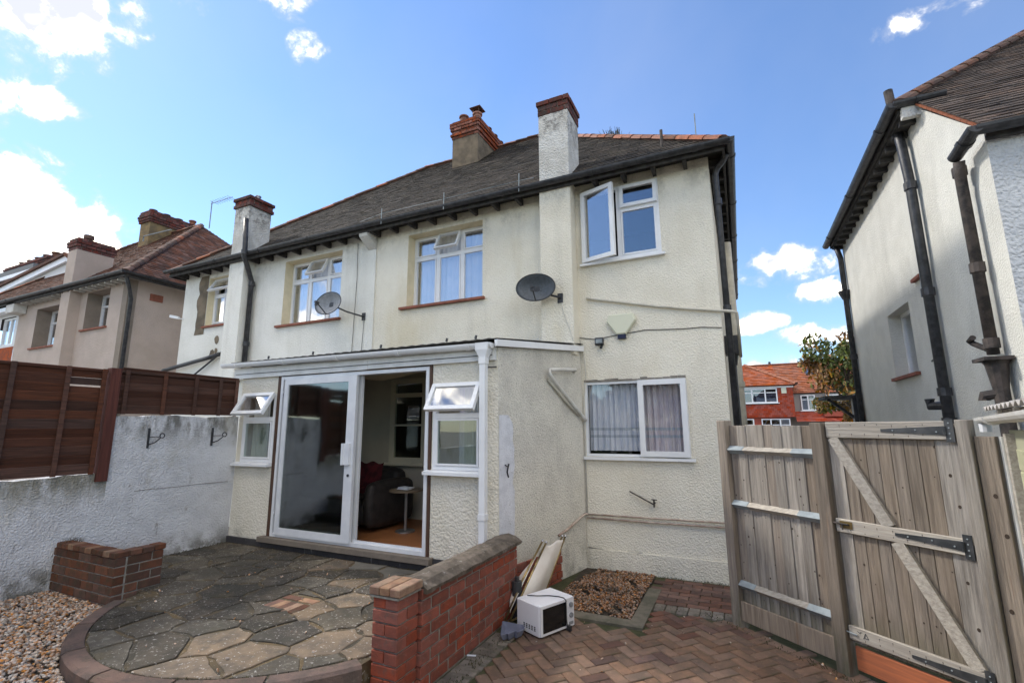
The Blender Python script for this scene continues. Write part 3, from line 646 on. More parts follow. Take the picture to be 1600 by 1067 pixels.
# the gap under the pier beside the patio
# planter
pl = thing('brick_planter', 'low square brick planter against the white wall beside gravel', 'planter', (-6.2, 2.95, -.1))
B(-6.80, -5.655, 2.812, 2.93, -.2, .345).build('core', M['mortar'], pl); B(-5.74, -5.655, 2.93, 3.24, -.2, .345).build('core', M['mortar'], pl)
for k in range(6):
    z = .345-.04-P_*k
    x = -5.645-(.12 if k % 2 else .0)
    xs_ = [-5.645]; xx = -5.645-(.115 if k % 2 else .225)
    while xx > -6.84: xs_.append(xx); xx -= .232
    xs_.append(-6.84)
    for a_, b_ in zip(xs_[1:], xs_[:-1]):
        if b_-a_ > .03: piece('brick', chbox(round(b_-a_-.01, 3), .10, BH, .005), M['brick_plant'], ((a_+b_)/2, 2.852+J(.002), z), pl, (0, 0, J(.01)))
    ys_ = [2.912, 3.03 if k % 2 else 3.14, 3.25]
    for a_, b_ in zip(ys_[:-1], ys_[1:]): piece('brick', chbox(.10, round(b_-a_-.01, 3), BH, .005), M['brick_plant'], (-5.697+J(.002), (a_+b_)/2, z), pl, (0, 0, J(.01)))
for i in range(10):
    x = -5.70-.115*i
    if x > -6.84: piece('coping_brick', chbox(.108, .135, .055, .006), M['brick_cap'] if i % 3 == 1 else M['brick_plant'], (x, 2.862+J(.004), .375+J(.003)), pl, (0, 0, J(.03)))
for i in range(3): piece('coping_brick', chbox(.13, .105, .055, .006), M['brick_plant'], (-5.705, 2.985+.112*i, .375+J(.003)), pl, (0, 0, J(.03)))
MB().prism([(-6.83, 2.94), (-5.77, 2.94), (-5.77, 3.2), (-6.83, 3.2)], -.1, .12).build('soil_fill', M['soil'], pl)
mb = MB()
for i in range(150):
    x = random.gauss(-6.72, .06); y = 2.90+J(.08); a_ = random.random()*6.28; h = random.uniform(.02, .07)
    if x < -6.83: continue
    mb.quad((x, y, .36), (x+.006, y, .36), (x+math.cos(a_)*.05+.003, y+math.sin(a_)*.04, .37+h), (x+math.cos(a_)*.05, y+math.sin(a_)*.04, .37+h))
tag(mb.build('dry_weeds', M['moss']), 'tuft of dry weeds and moss on the planter corner', 'weeds', kind='stuff')

# ------------------------------------------------------------------ left boundary wall and fence
lw = MB(); lw_low = MB(); FX = -6.85
def lwx(y, z): return FX+.012*math.sin(y*2.1)+.010*math.sin(z*3.3+y)
ys = [-3+i*.1 for i in range(78)]; ys = [y for y in ys if y < 4.80]+[4.80]
for y0, y1 in zip(ys[:-1], ys[1:]):
    top = lambda y: (1.765 if y >= 3.24 else 1.085)+.012*math.sin(y*7)+.006*math.sin(y*23)
    ym = (y0+y1)/2; hi = 1.765 if ym > 3.22 else 1.085
    zs = [-.33+(hi+.33)*k/8 for k in range(9)]
    for k in range(8):
        tz = lambda y, kk: zs[kk] if kk < 8 else hi+.010*math.sin(y*7)+.006*math.sin(y*23)
        (lw if ym > 3.22 else lw_low).quad((lwx(y0, zs[k]), y0, tz(y0, k)), (lwx(y0, zs[k+1]), y0, tz(y0, k+1)), (lwx(y1, zs[k+1]), y1, tz(y1, k+1)), (lwx(y1, zs[k]), y1, tz(y1, k)))
    t0, t1 = tz(y0, 8), tz(y1, 8)
    lw.quad((lwx(y0, hi), y0, t0), (FX-.2, y0, t0), (FX-.2, y1, t1), (lwx(y1, hi), y1, t1)); lw.quad((FX-.2, y0, -.33), (FX-.2, y1, -.33), (FX-.2, y1, t1), (FX-.2, y0, t0))
lw.quad((FX, 3.2, 1.05), (FX-.2, 3.2, 1.05), (FX-.2, 3.2, 1.76), (FX, 3.2, 1.76))
lwt = lw.build('boundary_wall', M['white_wall'], smooth=False); tag(lwt, 'weathered white painted garden wall stepping up beneath the brown fence', 'wall'); lw_low.build('low_section', M['white_wall_low'], lwt)
MB().tube([(FX+.014, 3.5+.1*i, .845+.004*math.sin(i)-.0*i) for i in range(13)], .004, 5).build('crack_ridge', M['conc'], lwt)
fnc = thing('slat_fence', 'reddish brown overlapping slat fence on top of white wall', 'fence', (FX, 3, 1.1))
def fpanel(y0, y1, z0, z1, pitch, battens, gaps=()):
    z = z0; k = 0; ln = y1-y0; h = round(pitch*1.16, 3)
    while z < z1-.02:
        rot = (J(.006), R(15)+J(.04), J(.005)); zc_ = z+pitch*.55+J(.003)
        if k in gaps:
            a = y1-.36
            piece('slat', chbox(.012, round(a-y0, 3), h, .002), M['fence_red'], (FX-.008, (y0+a)/2, zc_), fnc, rot)
            piece('slat', chbox(.012, round(y1-a, 3), round(pitch*.80, 3), .002), M['fence_red'], (FX-.008, (y1+a)/2, zc_-.004), fnc, (0, R(2), 0))
        else: piece('slat', chbox(.012, round(ln, 3), h, .002), M['fence_red'], (FX-.008+J(.004), (y0+y1)/2, zc_), fnc, rot)
        z += pitch; k += 1
    bm_ = chbox(.022, .045, round(z1-z0+.02, 3), .003)
    for b in battens: piece('batten', bm_, M['fence_red'], (FX+.028, b, (z0+z1)/2), fnc)
    piece('top_rail', chbox(.034, round(ln, 3), .03, .003), M['fence_red'], (FX+.006, (y0+y1)/2, z1-.012), fnc)
fpanel(1.22, 3.06, 1.10, 2.30, .1, (1.30, 1.75, 2.22, 2.68, 3.02), (9, 10))
fpanel(-.65, 1.13, 1.10, 2.30, .1, (-.5, 0, .5, 1.05))
fpanel(3.21, 4.74, 1.79, 2.31, .092, (3.26, 3.70, 4.10, 4.45, 4.70))
B(FX-.05, FX+.05, 3.075, 3.185, 1.0, 2.33).build('post', M['fence_post'], fnc); B(FX-.05, FX+.05, 1.135, 1.215, 1.0, 2.33).build('post', M['fence_post'], fnc)
for y, lab in ((3.58, 'black iron hanging basket bracket nearer the fence step'), (4.40, 'black iron hanging basket bracket nearer the sun room')):
    hb_ = thing('hanging_basket_bracket', lab, 'bracket', (FX+.02, y, 1.4), 'hanging basket brackets on the white wall')
    B(FX+.012, FX+.028, y-.012, y+.012, 1.36, 1.61).build('back_plate', M['blackp'], hb_)
    dr = Vector((.9, .43, 0)).normalized()
    pts = [Vector((FX+.02, y, 1.40)), Vector((FX+.02, y, 1.43))+dr*.09, Vector((FX+.02, y, 1.49))+dr*.16]
    for i in range(8): aa = -1.2+i*.75; pts.append(Vector((FX+.02, y, 1.515))+dr*(.175+.03*math.cos(aa))+Vector((0, 0, .03*math.sin(aa))))
    MB().tube(pts, .007, 6).build('scroll_arm', M['blackp'], hb_)
    MB().tube([Vector((FX+.02, y, 1.5)), Vector((FX+.02, y, 1.50))+dr*.15], .005, 5).build('strut', M['blackp'], hb_)

# ------------------------------------------------------------------ roofs
def tile_slope(mb, P0, e, n, k, L, S, a0, a1, gauge=.105, width=.168, s0=0.0, lift=.014, skip=None):
    e, n = Vector(e), Vector(n); P0 = Vector(P0); gs = gauge/math.sqrt(1+k*k); nrm = (Vector((0, 0, 1))-n*k).normalized(); s = s0; row = 0
    while s < S:
        s1 = min(s+gs, S); ul, ur = a0*(s+s1)/2, L-a1*(s+s1)/2; u = ul-(width*.5 if row % 2 else 0)
        sag = .006*math.sin(row*.7)
        while u < ur:
            ua, ub = max(u, ul)+.002, min(u+width, ur)-.002; u += width
            if ub-ua < .02: continue
            if skip and skip(P0+e*((ua+ub)/2)+n*((s+s1)/2)): continue
            h = lift*random.uniform(.85, 1.12); hb_ = .004; dz = random.gauss(0, .0012)
            f = lambda uu, ss, hh: P0+e*uu+n*ss+Vector((0, 0, k*ss))+nrm*(hh+dz)
            a, b, c, d = f(ua, s-.004, h), f(ub, s-.004, h+random.gauss(0, .0015)), f(ub, s1, hb_), f(ua, s1, hb_)
            a0_, b0_ = f(ua, s-.004, 0), f(ub, s-.004, 0)
            mb.add([a, b, c, d, a0_, b0_], [(0, 1, 2, 3), (4, 5, 1, 0), (0, 3, 4), (1, 5, 2)])
        s += gs; row += 1
def ridge_line(p0, p1, parent, mt, name='ridge_tile', seg=.32, r=.105, mt2=None):
    p0, p1 = Vector(p0), Vector(p1); d = p1-p0; n = max(1, int(d.length/seg)); dn = d.normalized()
    key = ('ridge', round(seg, 3), round(r, 3))
    if key not in _cb:
        mb = MB(); vs = []; q = 6
        for rr0, rr1 in ((r, r*.88), (r-.015, r*.88-.015)):
            for x, rr in ((-seg/2*.99, rr0), (seg/2*1.02, rr1)):
                for kk in range(q+1): a = math.pi*kk/q; vs.append((x, math.cos(a)*rr, math.sin(a)*rr*.75))
        m_ = q+1
        fs = [(kk, kk+1, m_+kk+1, m_+kk) for kk in range(q)]+[(kk, 2*m_+kk, 2*m_+kk+1, kk+1) for kk in range(q)]+[(m_+kk, m_+kk+1, 3*m_+kk+1, 3*m_+kk) for kk in range(q)]
        me = bpy.data.meshes.new('ridge'); me.from_pydata(vs, [], fs); _cb[key] = me
    for i in range(n):
        c = p0+dn*((i+.5)*d.length/n)
        piece(name, _cb[key], (mt2 if mt2 and random.random() < .35 else mt), c+Vector((0, 0, J(.006))), parent, (J(.04), -math.asin(dn.z)+J(.015), math.atan2(dn.y, dn.x)))
    MB().tube([p0+Vector((0, 0, .005)), p1+Vector((0, 0, .005))], r*.72, 6).build('ridge_mortar', M['terr_dark'], parent)
def hip_roof(parent, x0, x1, y0, y1, z, k, tmat, rmat, gauge=.105, width=.168, slopes='FRL', rmat2=None, ridges='RLT', skip=None):
    t = (y1-y0)/2; A, Bq, C_, D = Vector((x0, y0, z)), Vector((x1, y0, z)), Vector((x1, y1, z)), Vector((x0, y1, z)); E0, E1 = Vector((x0+t, y0+t, z+k*t)), Vector((x1-t, y0+t, z+k*t))
    mb = MB(); mb.add([A, Bq, C_, D, E0, E1], [(0, 1, 5, 4), (1, 2, 5), (2, 3, 4, 5), (3, 0, 4), (0, 3, 2, 1)]); mb.build('roof', M['underlay'], parent)
    tb = MB()
    if 'F' in slopes: tile_slope(tb, A, (1, 0, 0), (0, 1, 0), k, x1-x0, t, 1, 1, gauge, width, skip=skip)
    if 'R' in slopes: tile_slope(tb, Bq, (0, 1, 0), (-1, 0, 0), k, y1-y0, t, 1, 1, gauge, width)
    if 'L' in slopes: tile_slope(tb, D, (0, -1, 0), (1, 0, 0), k, y1-y0, t, 1, 1, gauge, width)
    if 'B' in slopes: tile_slope(tb, C_, (-1, 0, 0), (0, -1, 0), k, x1-x0, t, 1, 1, gauge*2, width*2)
    tb.build('roof_tiles', tmat, parent, kind='stuff')
    if 'R' in ridges: ridge_line(Bq, E1, parent, rmat, 'hip_tile', mt2=rmat2)
    if 'L' in ridges: ridge_line(A, E0, parent, rmat2 or rmat, 'hip_tile', mt2=rmat)
    if 'T' in ridges: ridge_line(E0, E1, parent, rmat2 or rmat, mt2=rmat)
    return E0, E1
def gutter_run(parent, p0, p1, r=.06, mt=None, brackets=.9, name='gutter', below=True):
    mt = mt or M['blackp']; p0, p1 = Vector(p0), Vector(p1)
    g_ = MB().halfpipe(p0, p1, r).build(name, mt, parent, smooth=False)
    d = p1-p0; n = int(d.length/brackets)
    for i in range(n+1):
        c = p0+d*((i+.3)/(n+.6)); MB().halfpipe(c-d.normalized()*.03, c+d.normalized()*.03, r+.009, t=.008).build('gutter_joint', mt, parent)
    return g_
def downpipe(parent, pts, r=.04, mt=None, collars=(), name='downpipe', n=10):
    mt = mt or M['blackp']; o = MB().tube(pts, r, n).build(name, mt, parent, smooth=True)
    for c in collars:
        c = Vector(c); MB().tube([c+Vector((0, 0, -.045)), c+Vector((0, 0, .045))], r*1.28, n).build('pipe_collar', mt, parent)
    return o
def brick_cap(parent, x0, x1, y0, y1, z0, courses, mt, P=.075, L=.225, over=(0, .02, .0), name='brick'):
    for k in range(courses):
        ov = over[k % len(over)] if k < len(over) else 0; z = z0+P*(k+.5); X0, X1, Y0_, Y1_ = x0-ov, x1+ov, y0-ov, y1+ov; off = (L/2 if k % 2 else L)
        def run(a, b):
            c = [a]; q = a+off
            while q < b-.04: c.append(q); q += L
            c.append(b); return zip(c[:-1], c[1:])
        for a, b in run(X0, X1): piece(name, chbox(round(b-a-.01, 3), .1, P-.010, .004), mt, ((a+b)/2, Y0_+.05, z), parent, (0, 0, J(.01)))
        for a, b in run(Y0_+.105, Y1_): piece(name, chbox(.1, round(b-a-.01, 3), P-.010, .004), mt, (X1-.05, (a+b)/2, z), parent, (0, 0, J(.01)))
    B(x0-.0+.012, x1-.012, y0+.012, y1-.0, z0, z0+P*courses-.012).build('cap_core', M['mortar'], parent)
def pot(parent, x, y, z, r=.11, h=.3, mt=None, cowl=False):
    mt = mt or M['terracotta']; mb = MB(); prof = [(r*.95, 0), (r*.9, h*.1), (r*.85, h*.8), (r*1.1, h*.84), (r*1.1, h*.95), (r*.95, h), (r*.7, h), (r*.7, h*.5)]; n = 14; vs = []
    for rr, zz in prof:
        for i in range(n): a = 2*math.pi*i/n; vs.append((x+rr*math.cos(a), y+rr*math.sin(a), z+zz))
    fs = [(j*n+i, j*n+(i+1) % n, (j+1)*n+(i+1) % n, (j+1)*n+i) for j in range(len(prof)-1) for i in range(n)]
    o = mb.add(vs, fs).build('chimney_pot', mt, parent, smooth=False)
    if cowl:
        c = MB(); c.box(x-r*1.3, x+r*1.3, y-r*1.3, y+r*1.3, z+h+.09, z+h+.11)
        for sx in (-1, 1):
            for sy in (-1, 1): c.box(x+sx*r*.7-.01, x+sx*r*.7+.01, y+sy*r*.7-.01, y+sy*r*.7+.01, z+h-.02, z+h+.09)
        c.v = [(v[0], v[1], v[2]) for v in c.v]; c.build('chimney_cowl', M['terr_dark'], parent)

# ------------------------------------------------------------------ the semi-detached pair
HX0, HX1, HY, EZ = -11.82, -.115, 6.6, 5.25
hs = thing('semi_detached_house', 'cream and white roughcast pair of houses with dark tiled hipped roof', 'house', (-6, 10.5, g))
RX0, RX1, RY0, RY1, KP = -12.0, .10, 6.3, 14.8, .9
RO = .22   # reveal depth
H_mid = (-5.2, -3.66, 3.68, 5.04); H_left = (-8.39, -6.80, 3.66, 5.04); H_far = (-10.92, -10.0, 3.90, 5.04)
H_ru = (-1.93, -.80, 3.97, 5.10); H_rl = (-1.98, -.60, 1.19, 2.21)
H_sr = (-4.65, -3.75, -.0, 2.35); H_sw = (-5.42, -4.68, 1.0, 2.42)   # old garden doorway and window, inside the sun room
holes = [H_mid, H_left, H_far, H_ru, H_rl, H_sw]
def wall_part(name, xa, xb, mt):
    mb = MB(); xs = [xa, xb]+[h[i] for h in holes for i in (0, 1) if xa < h[i] < xb]; zs = [-.33, 1.0, 2.42, EZ+.1]+[h[i] for h in holes for i in (2, 3)]
    wall_cells(mb, xs, zs, holes, lambda x, z: (x, HY, z)); return mb
wp = wall_part('wall', -6.1, HX1, None).build('wall', M['render_cream'], hs)
wp2 = wall_part('wall', HX0, -6.1, None).build('wall', M['render_white'], hs, label='whiter roughcast rear wall of the left hand house')
mb = MB(); mb.quad((HX1, HY, -.33), (HX1, 14.5, -.33), (HX1, 14.5, EZ+.1), (HX1, HY, EZ+.1)); mb.build('side_wall', M['render_cream'], hs)
mb = MB(); mb.quad((HX0, HY, -.33), (HX0, 14.5, -.33), (HX0, 14.5, EZ+.1), (HX0, HY, EZ+.1)); mb.quad((HX0, 14.5, -.33), (HX1, 14.5, -.33), (HX1, 14.5, EZ+.1), (HX0, 14.5, EZ+.1)); mb.build('side_wall', M['render_white'], hs)
mb = MB()
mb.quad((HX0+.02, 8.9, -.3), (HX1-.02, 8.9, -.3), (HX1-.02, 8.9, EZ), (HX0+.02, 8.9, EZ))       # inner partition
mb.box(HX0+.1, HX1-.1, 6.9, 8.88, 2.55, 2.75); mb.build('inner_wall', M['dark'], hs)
def reveal(h, mt, d=RO, sill=True):
    x0, x1, z0, z1 = h; mb = MB()
    mb.quad((x0, HY, z0), (x0, HY+d+.06, z0), (x0, HY+d+.06, z1), (x0, HY, z1)); mb.quad((x1, HY, z0), (x1, HY, z1), (x1, HY+d+.06, z1), (x1, HY+d+.06, z0))
    mb.quad((x0, HY, z1), (x0, HY+d+.06, z1), (x1, HY+d+.06, z1), (x1, HY, z1)); mb.quad((x0, HY, z0), (x1, HY, z0), (x1, HY+d+.06, z0), (x0, HY+d+.06, z0))
    return mb.build('window_reveal', mt, hs)
for h in (H_mid, H_left, H_far): reveal(h, M['reveal'])
for h in (H_ru, H_rl): reveal(h, M['upvc'], .05)

# three-light windows of the upper floor
def three_light(h, vent_open, mt=None):
    x0, x1, z0, z1 = h; y = HY+RO-.02; F = MB(); t = .042
    bars(F, x0, x1, z0+.03, z1, y, t, .06)
    a = x0+(x1-x0)*.335; b = x0+(x1-x0)*.665; zt = z0+(z1-z0)*.70
    for m_ in (a, b): F.box(m_-.028, m_+.028, y-.004, y+.056, z0+.03+t, z1-t)
    for s0, s1 in ((x0+t, a-.028), (a+.028, b-.028), (b+.028, x1-t)): F.box(s0, s1, y-.002, y+.054, zt-.025, zt+.025)
    W = F.build('window', M['upvc'], hs)
    for i, (s0, s1) in enumerate(((x0+t, a-.028), (a+.028, b-.028), (b+.028, x1-t))):
        sash(W, 'sash', s0+.004, s1-.004, z0+.03+t+.003, zt-.029, y-.012, t=.02)
        if i == 1: sash(W, 'vent_sash', s0-.01, s1+.01, zt+.02, z1-t+.02, y-.03, 'top', R(26), t=.035, label=None) if False else sash(W, 'vent_sash', s0-.01, s1+.01, zt+.02, z1-t+.02, y-.03, 'top', R(26), t=.035)
        else: sash(W, 'sash', s0+.004, s1-.004, zt+.029, z1-t-.003, y-.012, t=.022)
    curtain('net_curtain', x0+.03, x1-.03, y+.14, z0+.02, z1, M['net'], W, .022, 90, 14)
    B(x0-.13, x1+.05, HY-.06, HY+RO-.03, z0-.028, z0+.014).build('sill', M['sill_red'], W)
    return W
three_light(H_mid, True); three_light(H_left, True)
# far-left two-light window with open fanlight, bare render patch beside it
x0, x1, z0, z1 = H_far; y = HY+.15; F = MB(); bars(F, x0, x1, z0+.03, z1, y, .05, .06); F.box(x0+.05, x1-.05, y-.002, y+.056, 4.62, 4.68); F.box(-10.49, -10.44, y-.003, y+.056, z0+.08, 4.62)
Wf = F.build('window', M['upvc'], hs)
sash(Wf, 'sash', x0+.055, -10.495, z0+.085, 4.615, y-.012, t=.028); sash(Wf, 'sash', -10.435, x1-.055, z0+.085, 4.615, y-.012, t=.028); sash(Wf, 'vent_sash', x0+.02, x1-.02, 4.66, z1-.01, y-.03, 'top', R(30), t=.045)
curtain('net_curtain', x0+.03, x1-.03, y+.2, z0+.02, z1, M['net'], Wf, .02, 40, 7)
B(x0-.06, x1+.05, HY-.05, HY+.04, z0-.04, z0+.0).build('sill', M['sill_red'], Wf)
pt = MB().prism([(0, 0), (1, 0), (1, 1), (0, 1)], 0, 1); pt = MB()
rp = random.Random(3); L_ed = [(-11.26+rp.uniform(-.05, .05), 3.72+.14*i) for i in range(11)]; R_ed = [(-10.93+0*i, 3.72+.14*i) for i in range(11)]
for i in range(10): pt.add([(L_ed[i][0], HY-.006, L_ed[i][1]), (R_ed[i][0], HY-.006, R_ed[i][1]), (R_ed[i+1][0], HY-.006, R_ed[i+1][1]), (L_ed[i+1][0], HY-.006, L_ed[i+1][1])], [(0, 1, 2, 3)])
pt.build('bare_render_patch', M['stack_render'], hs)
for (cx, cz, r_) in ((-10.43, 3.55, .09), (-10.42, 4.05 -.75, .06), (-10.55, 3.22, .10)):
    mb = MB(); q = [(cx+math.cos(2*math.pi*i/9)*r_*rp.uniform(.7, 1.1), HY-.007, cz+math.sin(2*math.pi*i/9)*r_*rp.uniform(.8, 1.3)) for i in range(9)]; mb.add(q, [tuple(range(9))]).build('bare_render_patch', M['stack_render'], hs)

# right upper window: casement swung open at the left, fixed lights at the right
x0, x1, z0, z1 = H_ru; y = HY-.015; F = MB(); bars(F, x0, x1, z0, z1, y, .05, .07); F.box(-1.405, -1.345, y-.002, y+.066, z0+.05, z1-.05); F.box(-1.345, x1-.05, y-.004, y+.066, 4.70, 4.76)
Wr = F.build('window', M['upvc'], hs)
sash(Wr, 'vent_sash', -1.345, x1-.02, 4.735, z1-.02, y-.03, 'top', R(3), t=.05); sash(Wr, 'sash', -1.34, x1-.05, z0+.05, 4.70, y-.01, t=.022)
sash(Wr, 'casement', x0+.01, -1.375, z0+.01, z1-.01, y-.05, 'left', R(17), t=.06)
B(x0-.04, x1+.05, HY-.07, HY-.018, z0-.035, z0-.004).build('sill', M['upvc'], Wr)
# right lower window
x0, x1, z0, z1 = H_rl; y = HY-.005; F = MB(); bars(F, x0, x1, z0, z1, y, .032, .07); F.box(-1.235, -1.175, y-.004, y+.066, z0+.032, z1-.032)
Wl = F.build('window', M['upvc'], hs)
MB().box(x0+.032, -1.235, y+.02, y+.03, z0+.032, z1-.032).build('pane', M['glass_low'], Wl)
sash(Wl, 'casement', -1.225, x1-.005, z0+.01, z1+.0, y-.045, 'left', R(2.0), t=.07, glass=M['glass_low'])
for (ca, cb_, cn, cm_, zb_) in ((x0+.02, -1.22, 9, M['net'], z0+.07), (-1.2, x1-.03, 6, M['curt_pink'], z0+.03)):
    curtain('curtain', ca, cb_, y+.15, zb_, z1-.03, cm_, Wl, .024, 120, cn)
    for zb in (z0+.25, z0+.35): curtain('curtain_band', ca, cb_, y+.146, zb, zb+.035, M['band'], Wl, .024, 120, cn)
B(x0-.03, x1+.05, HY-.06, HY-.012, z0-.045, z0-.008).build('sill', M['upvc'], Wl)
mb = MB(); 
for i in range(14): mb.box(x0+(x1-x0)*i/14, x0+(x1-x0)*(i+1)/14-.004, HY-.018, HY+.002, z1+.004+J(.003), z1+.035+J(.012))
mb.build('lintel_edge', M['conc'], hs)

# chimney breasts and their stacks
def breast(x0, x1, ys_, ztop, rm, lab, zb):
    B(x0, x1, 6.34, HY+.0, zb, 5.30).build('chimney_breast', rm, hs)
    st = B(x0+.005, x1-.005, 6.342, ys_, 5.302, ztop).build('chimney_stack', M['stack_white'], hs, label=lab)
    return st
st = breast(-2.52, -2.03, 6.88, 6.44, M['render_cream'], 'tall white painted chimney stack with red brick cap', 2.6)
brick_cap(st, -2.53, -2.02, 6.335, 6.89, 6.44, 3, M['brick_stack'], .085, over=(.0, .0, .02))
mb = MB(); mb.box(-2.5, -2.05, 6.38, 6.86, 6.69, 6.73); mb.tube([(-2.27, 6.6, 6.7), (-2.27, 6.6, 6.82)], .11, 12); mb.build('stack_flaunching', M['terr_dark'], st)
st = breast(-9.84, -9.36, 6.88, 6.42, M['render_white'], 'shorter white stack beside the black soil pipe', 2.6)
brick_cap(st, -9.86, -9.34, 6.33, 6.90, 6.42, 3, M['brick_stack'], .08, over=(.02, .0, .03))
mb = MB(); mb.box(-9.82, -9.4, 6.38, 6.86, 6.64, 6.68); mb.build('stack_flaunching', M['terr_dark'], st); pot(st, -9.55, 6.65, 6.66, .06, .16, M['steel'])
# party wall stack on the ridge
st = B(-6.12, -5.38, 9.42, 11.15, 7.7, 8.86).build('chimney_stack', M['stack_render'], hs, label='wide brown rendered party wall stack with orange brick top')
brick_cap(st, -6.14, -5.36, 9.40, 11.17, 8.86, 6, M['brick_orange'], .075, over=(.0, .03, .0, .03, .045, .045))
mb = MB(); mb.prism([(-6.13, 9.41), (-5.37, 9.41), (-5.37, 11.16), (-6.13, 11.16)], 9.30, 9.36); mb.build('stack_flaunching', M['terr_dark'], st)
pot(st, -5.93, 9.66, 9.34, .12, .30); pot(st, -5.58, 9.75, 9.34, .12, .34, cowl=True); pot(st, -5.55, 10.25, 9.34, .11, .2, M['terr_dark']); pot(st, -5.55, 10.6, 9.34, .11, .2, M['terr_dark']); pot(st, -5.55, 10.95, 9.34, .11, .2, M['terr_dark'])
# roof
skipf = lambda p: (-2.54 < p.x < -2.01 and p.y < 6.9) or (-9.86 < p.x < -9.34 and p.y < 6.9)
hip_roof(hs, RX0, RX1, RY0, RY1, EZ, KP, M['tile_brown'], M['terracotta'], slopes='FRL', rmat2=M['terr_dark'], skip=skipf)
mb = MB()
for x in [RX0+.25+.42*i for i in range(29) if RX0+.25+.42*i < RX1-.1]: mb.box(x-.025, x+.025, 6.345, 6.60, 5.13, 5.235)
mb.build('rafter_feet', M['soffit'], hs, kind='stuff')
mb = MB()
for y in [6.7+.42*i for i in range(19)]: mb.box(-.115, RX1-.032, y-.025, y+.025, 5.13, 5.235)
mb.build('rafter_feet', M['soffit'], hs, kind='stuff')
mb = MB(); mb.box(RX0, RX1, RY0, RY0+.03, 5.14, 5.262); mb.box(RX1-.03, RX1, RY0+.03, RY1, 5.14, 5.262); mb.box(RX0, RX0+.03, RY0+.03, RY1, 5.14, 5.262); mb.build('fascia', M['soffit'], hs)
gutter_run(hs, (RX0-.05, 6.235, 5.27), (RX1+.07, 6.235, 5.235), .062, brackets=1.5)
gutter_run(hs, (RX1+.065, 6.20, 5.24), (RX1+.065, 14.8, 5.22), .062, brackets=1.5)
for i, x in enumerate((-5.50, -4.18, -2.80)): MB().tube([(x, 6.19, 5.16), (x+.005, 6.19, 5.46)], .008, 6).build('eaves_rod', M['galv'], hs)
MB().tube([(-6.0, 6.19, 5.30), (-5.5, 6.19, 5.36), (-4.18, 6.19, 5.345), (-2.8, 6.19, 5.34), (-2.55, 6.19, 5.33)], .004, 5).build('eaves_wire', M['galv'], hs)
# corner downpipe on the side wall, with hopper and vent pipe beyond it
downpipe(hs, [(.12, 6.52, 5.19), (.07, 6.60, 5.14), (-.01, 6.67, 5.09), (-.04, 6.68, 5.0), (-.04, 6.68, -.3)], .04, collars=((-.035, 6.68, 4.6), (-.035, 6.68, 3.1), (-.035, 6.68, 1.2)))
mb = MB(); mb.prism([(-.11, 7.0), (.09, 7.0), (.09, 7.25), (-.11, 7.25)], 2.55, 2.80); mb.tube([(-.02, 7.1, 2.55), (-.02, 7.1, 2.40)], .07, 10, r2=.045); mb.build('rain_hopper', M['blackp'], hs)
downpipe(hs, [(-.03, 7.1, 2.45), (-.03, 7.1, -.3)], .045)
downpipe(hs, [(0.03, 9.2, 4.9), (0.03, 9.2, -.3)], .075, M['pipe_cream'], name='soil_pipe', collars=((.03, 9.2, 2.3),))
mb = MB(); mb.tube([(.02, 8.4, 5.6), (.02, 8.4, 5.2)], .05, 8); 
# rusty vent pipe poking through the roof on the right slope
MB().tube([(-.72, 6.75, 5.6), (-.72, 6.75, 5.93)], .022, 8).build('vent_pipe', M['rust_pipe'], hs)
MB().tube([(-.25, 6.9, 5.8), (-.25, 6.9, 6.15)], .008, 6).build('aerial_rod', M['galv'], hs)
# corbel at the party line
mb = MB(); mb.add([(-6.12, 6.30, 5.2), (-5.93, 6.30, 5.2), (-5.93, 6.59, 4.90), (-6.12, 6.59, 4.90), (-6.12, 6.59, 5.2), (-5.93, 6.59, 5.2), (-6.12, 6.32, 5.08), (-5.93, 6.32, 5.08)], [(0, 1, 7, 6), (6, 7, 2, 3), (0, 6, 3, 4), (1, 5, 2, 7), (0, 4, 5, 1)]).build('party_corbel', M['stack_white'], hs)
B(-6.12, -5.93, 6.575, 6.598, 2.8, 4.90).build('party_pilaster', M['render_white'], hs)
# black soil pipe by the left stack
downpipe(hs, [(-9.19, 6.17, 6.0), (-9.13, 6.165, 5.35), (-9.13, 6.17, 5.15), (-9.22, 6.34, 4.95), (-9.28, 6.49, 4.72), (-9.29, 6.50, 2.7)], .052, name='soil_pipe', collars=((-9.13, 6.165, 5.24), (-9.28, 6.5, 4.66), (-9.285, 6.5, 3.35)))
downpipe(hs, [(-10.15, 6.52, 3.2), (-10.56, 6.50, 3.13), (-12.1, 6.48, 2.94)], .045, name='waste_pipe', collars=())
downpipe(hs, [(-10.12, 6.53, 3.23), (-11.05, 6.52, 2.75), (-11.5, 6.52, 2.55)], .02, name='waste_pipe')
# plinth and weathered skirt
struct_sk = B(-1.97, HX1-.002, HY-.022, HY-.003, -.33, -.02).build('plinth', M['render_cream'], hs)

